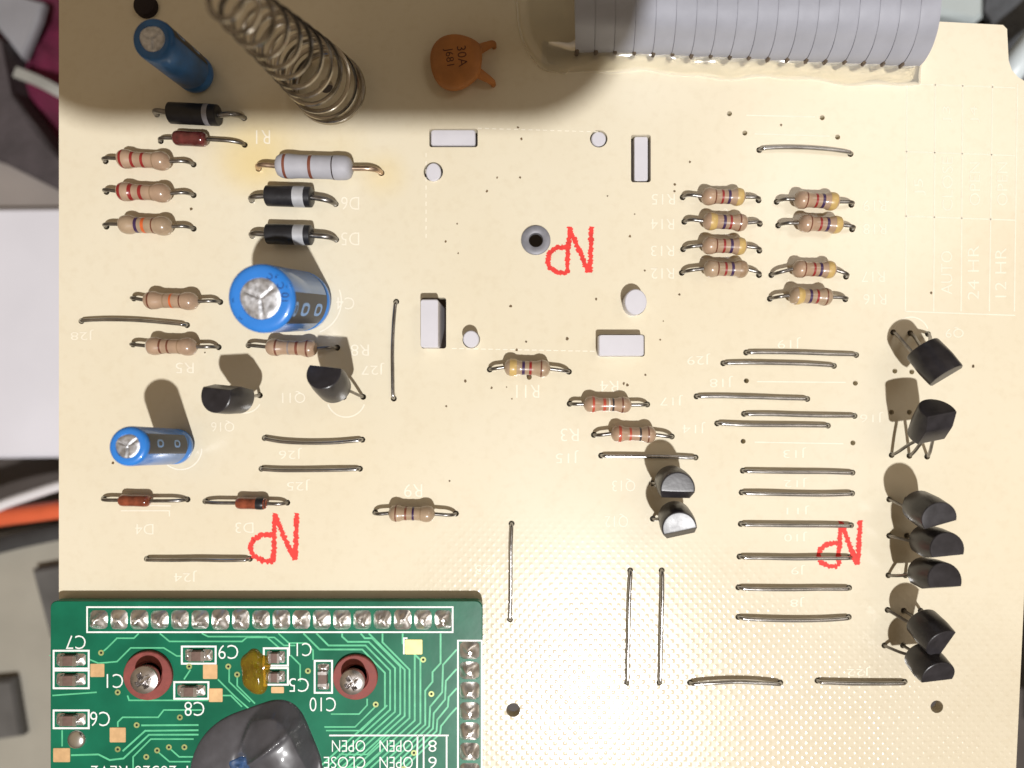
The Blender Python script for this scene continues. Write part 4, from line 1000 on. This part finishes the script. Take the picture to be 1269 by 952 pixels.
wire('wire', [(-60, 654, -50), (-10, 643, -49), (40, 636, -48.5), (90, 630, -48), (140, 628, -50)], 1.95, mat('orange_insulation', (.62, .115, .045), .4, 0, .1, 200), 'thick orange-red insulated wire passing under the board')
t = thing('keypad_case', (*Q(30, 820, BZ)[:2], BZ - 8), 'grey-beige keypad case with dark keys under the board edge', 'keypad')
part('case', prism_b([Q(x_, y_, BZ + 6)[:2] for x_, y_ in [(-140, 690), (110, 652), (110, 1060), (-140, 1060)][::-1]], BZ - 8, BZ + 6, 1.5), mat('grey_beige_case', (.30, .285, .24), .6, 0, .08, 80), t, smooth=False)
for pts in ([(38, 706), (104, 694), (118, 782), (61, 793)], [(-30, 846), (14, 842), (26, 914), (-30, 922)]):
    part('key', prism_b([Q(x_, y_, BZ + 8.5)[:2] for x_, y_ in pts[::-1]], BZ + 5, BZ + 8.5, .8), mat('dark_key', (.095, .092, .088), .5, 0, .2, 100), t, smooth=False)
strap('cable_sleeve', [(-60, 692, BZ + 6.1), (0, 676, BZ + 6.1), (50, 664, BZ + 6.1), (110, 652, BZ + 6.1)], 3.4, 2.2, mat('black_sleeve', (.03, .03, .03), .6, 0, .2, 200), 'black flat cable running along the keypad case', 'cable')
# clutter past the far corner of the board
slab('plastic_box', [(1120, -60), (1222, -60), (1222, 18), (1212, 26), (1160, 14), (1120, 8)][::-1], BZ, BZ + 14, mat('pale_blue_plastic', (.44, .50, .51), .4, 0, .06, 60), 'pale blue-grey plastic box behind the board corner', 'box', 1.2)
slab('wood_block', [(1090, -20), (1236, -20), (1236, 46), (1090, 44)][::-1], BZ - 8, BZ + 5, mat('brown_wood', (.14, .095, .045), .6, 0, .35, 90, .2, 300), 'brown wood block under the pale blue box', 'wood block')
cloth('cloth', 1222, -90, 1420, 150, BZ + 10, 3, mat('charcoal_cloth', (.075, .080, .088), .75, 0, .25, 100, .5, 700), 'charcoal grey cloth past the board corner', 'cloth', 8.4)
wire('tube', [(1310, 10, -42), (1285, 45, -41), (1262, 76, -41), (1235, 112, -44)], 2.6, mat('pale_blue_tube', (.62, .70, .74), .35), 'pale blue-white plastic tube beside the board corner')
strap('case_edge', [(1292, 420, BZ), (1290, 640, BZ), (1288, 800, BZ), (1287, 890, BZ)], 7.0, 9, mat('slate_case', (.12, .125, .14), .5, 0, .15, 60), 'slate grey case edge along the long board side', 'case')

# ------------------------------------------------------------------ the telephone held over the board: its shadow lies across one end
phx0, phx1, phy0, phy1, pz = -49, 27, -18.0, 130, D + 5
t = thing('mobile_phone', ((phx0 + phx1) / 2, (phy0 + phy1) / 2, pz), 'black mobile phone held over the board, shading one end of it', 'phone')
part('body', prism_b(rrect(phx0, phy0, phx1, phy1, 13, 8), pz, pz + 8, .6), mat('phone_black', (.02, .02, .022), .4, 0, .1, 50), t, smooth=False)
part('camera_bump', prism(rrect(-12, -12, 12, 28, 6, 6), pz - 1.6, pz + .01), mat('phone_bump', (.03, .03, .032), .3), t, smooth=False)
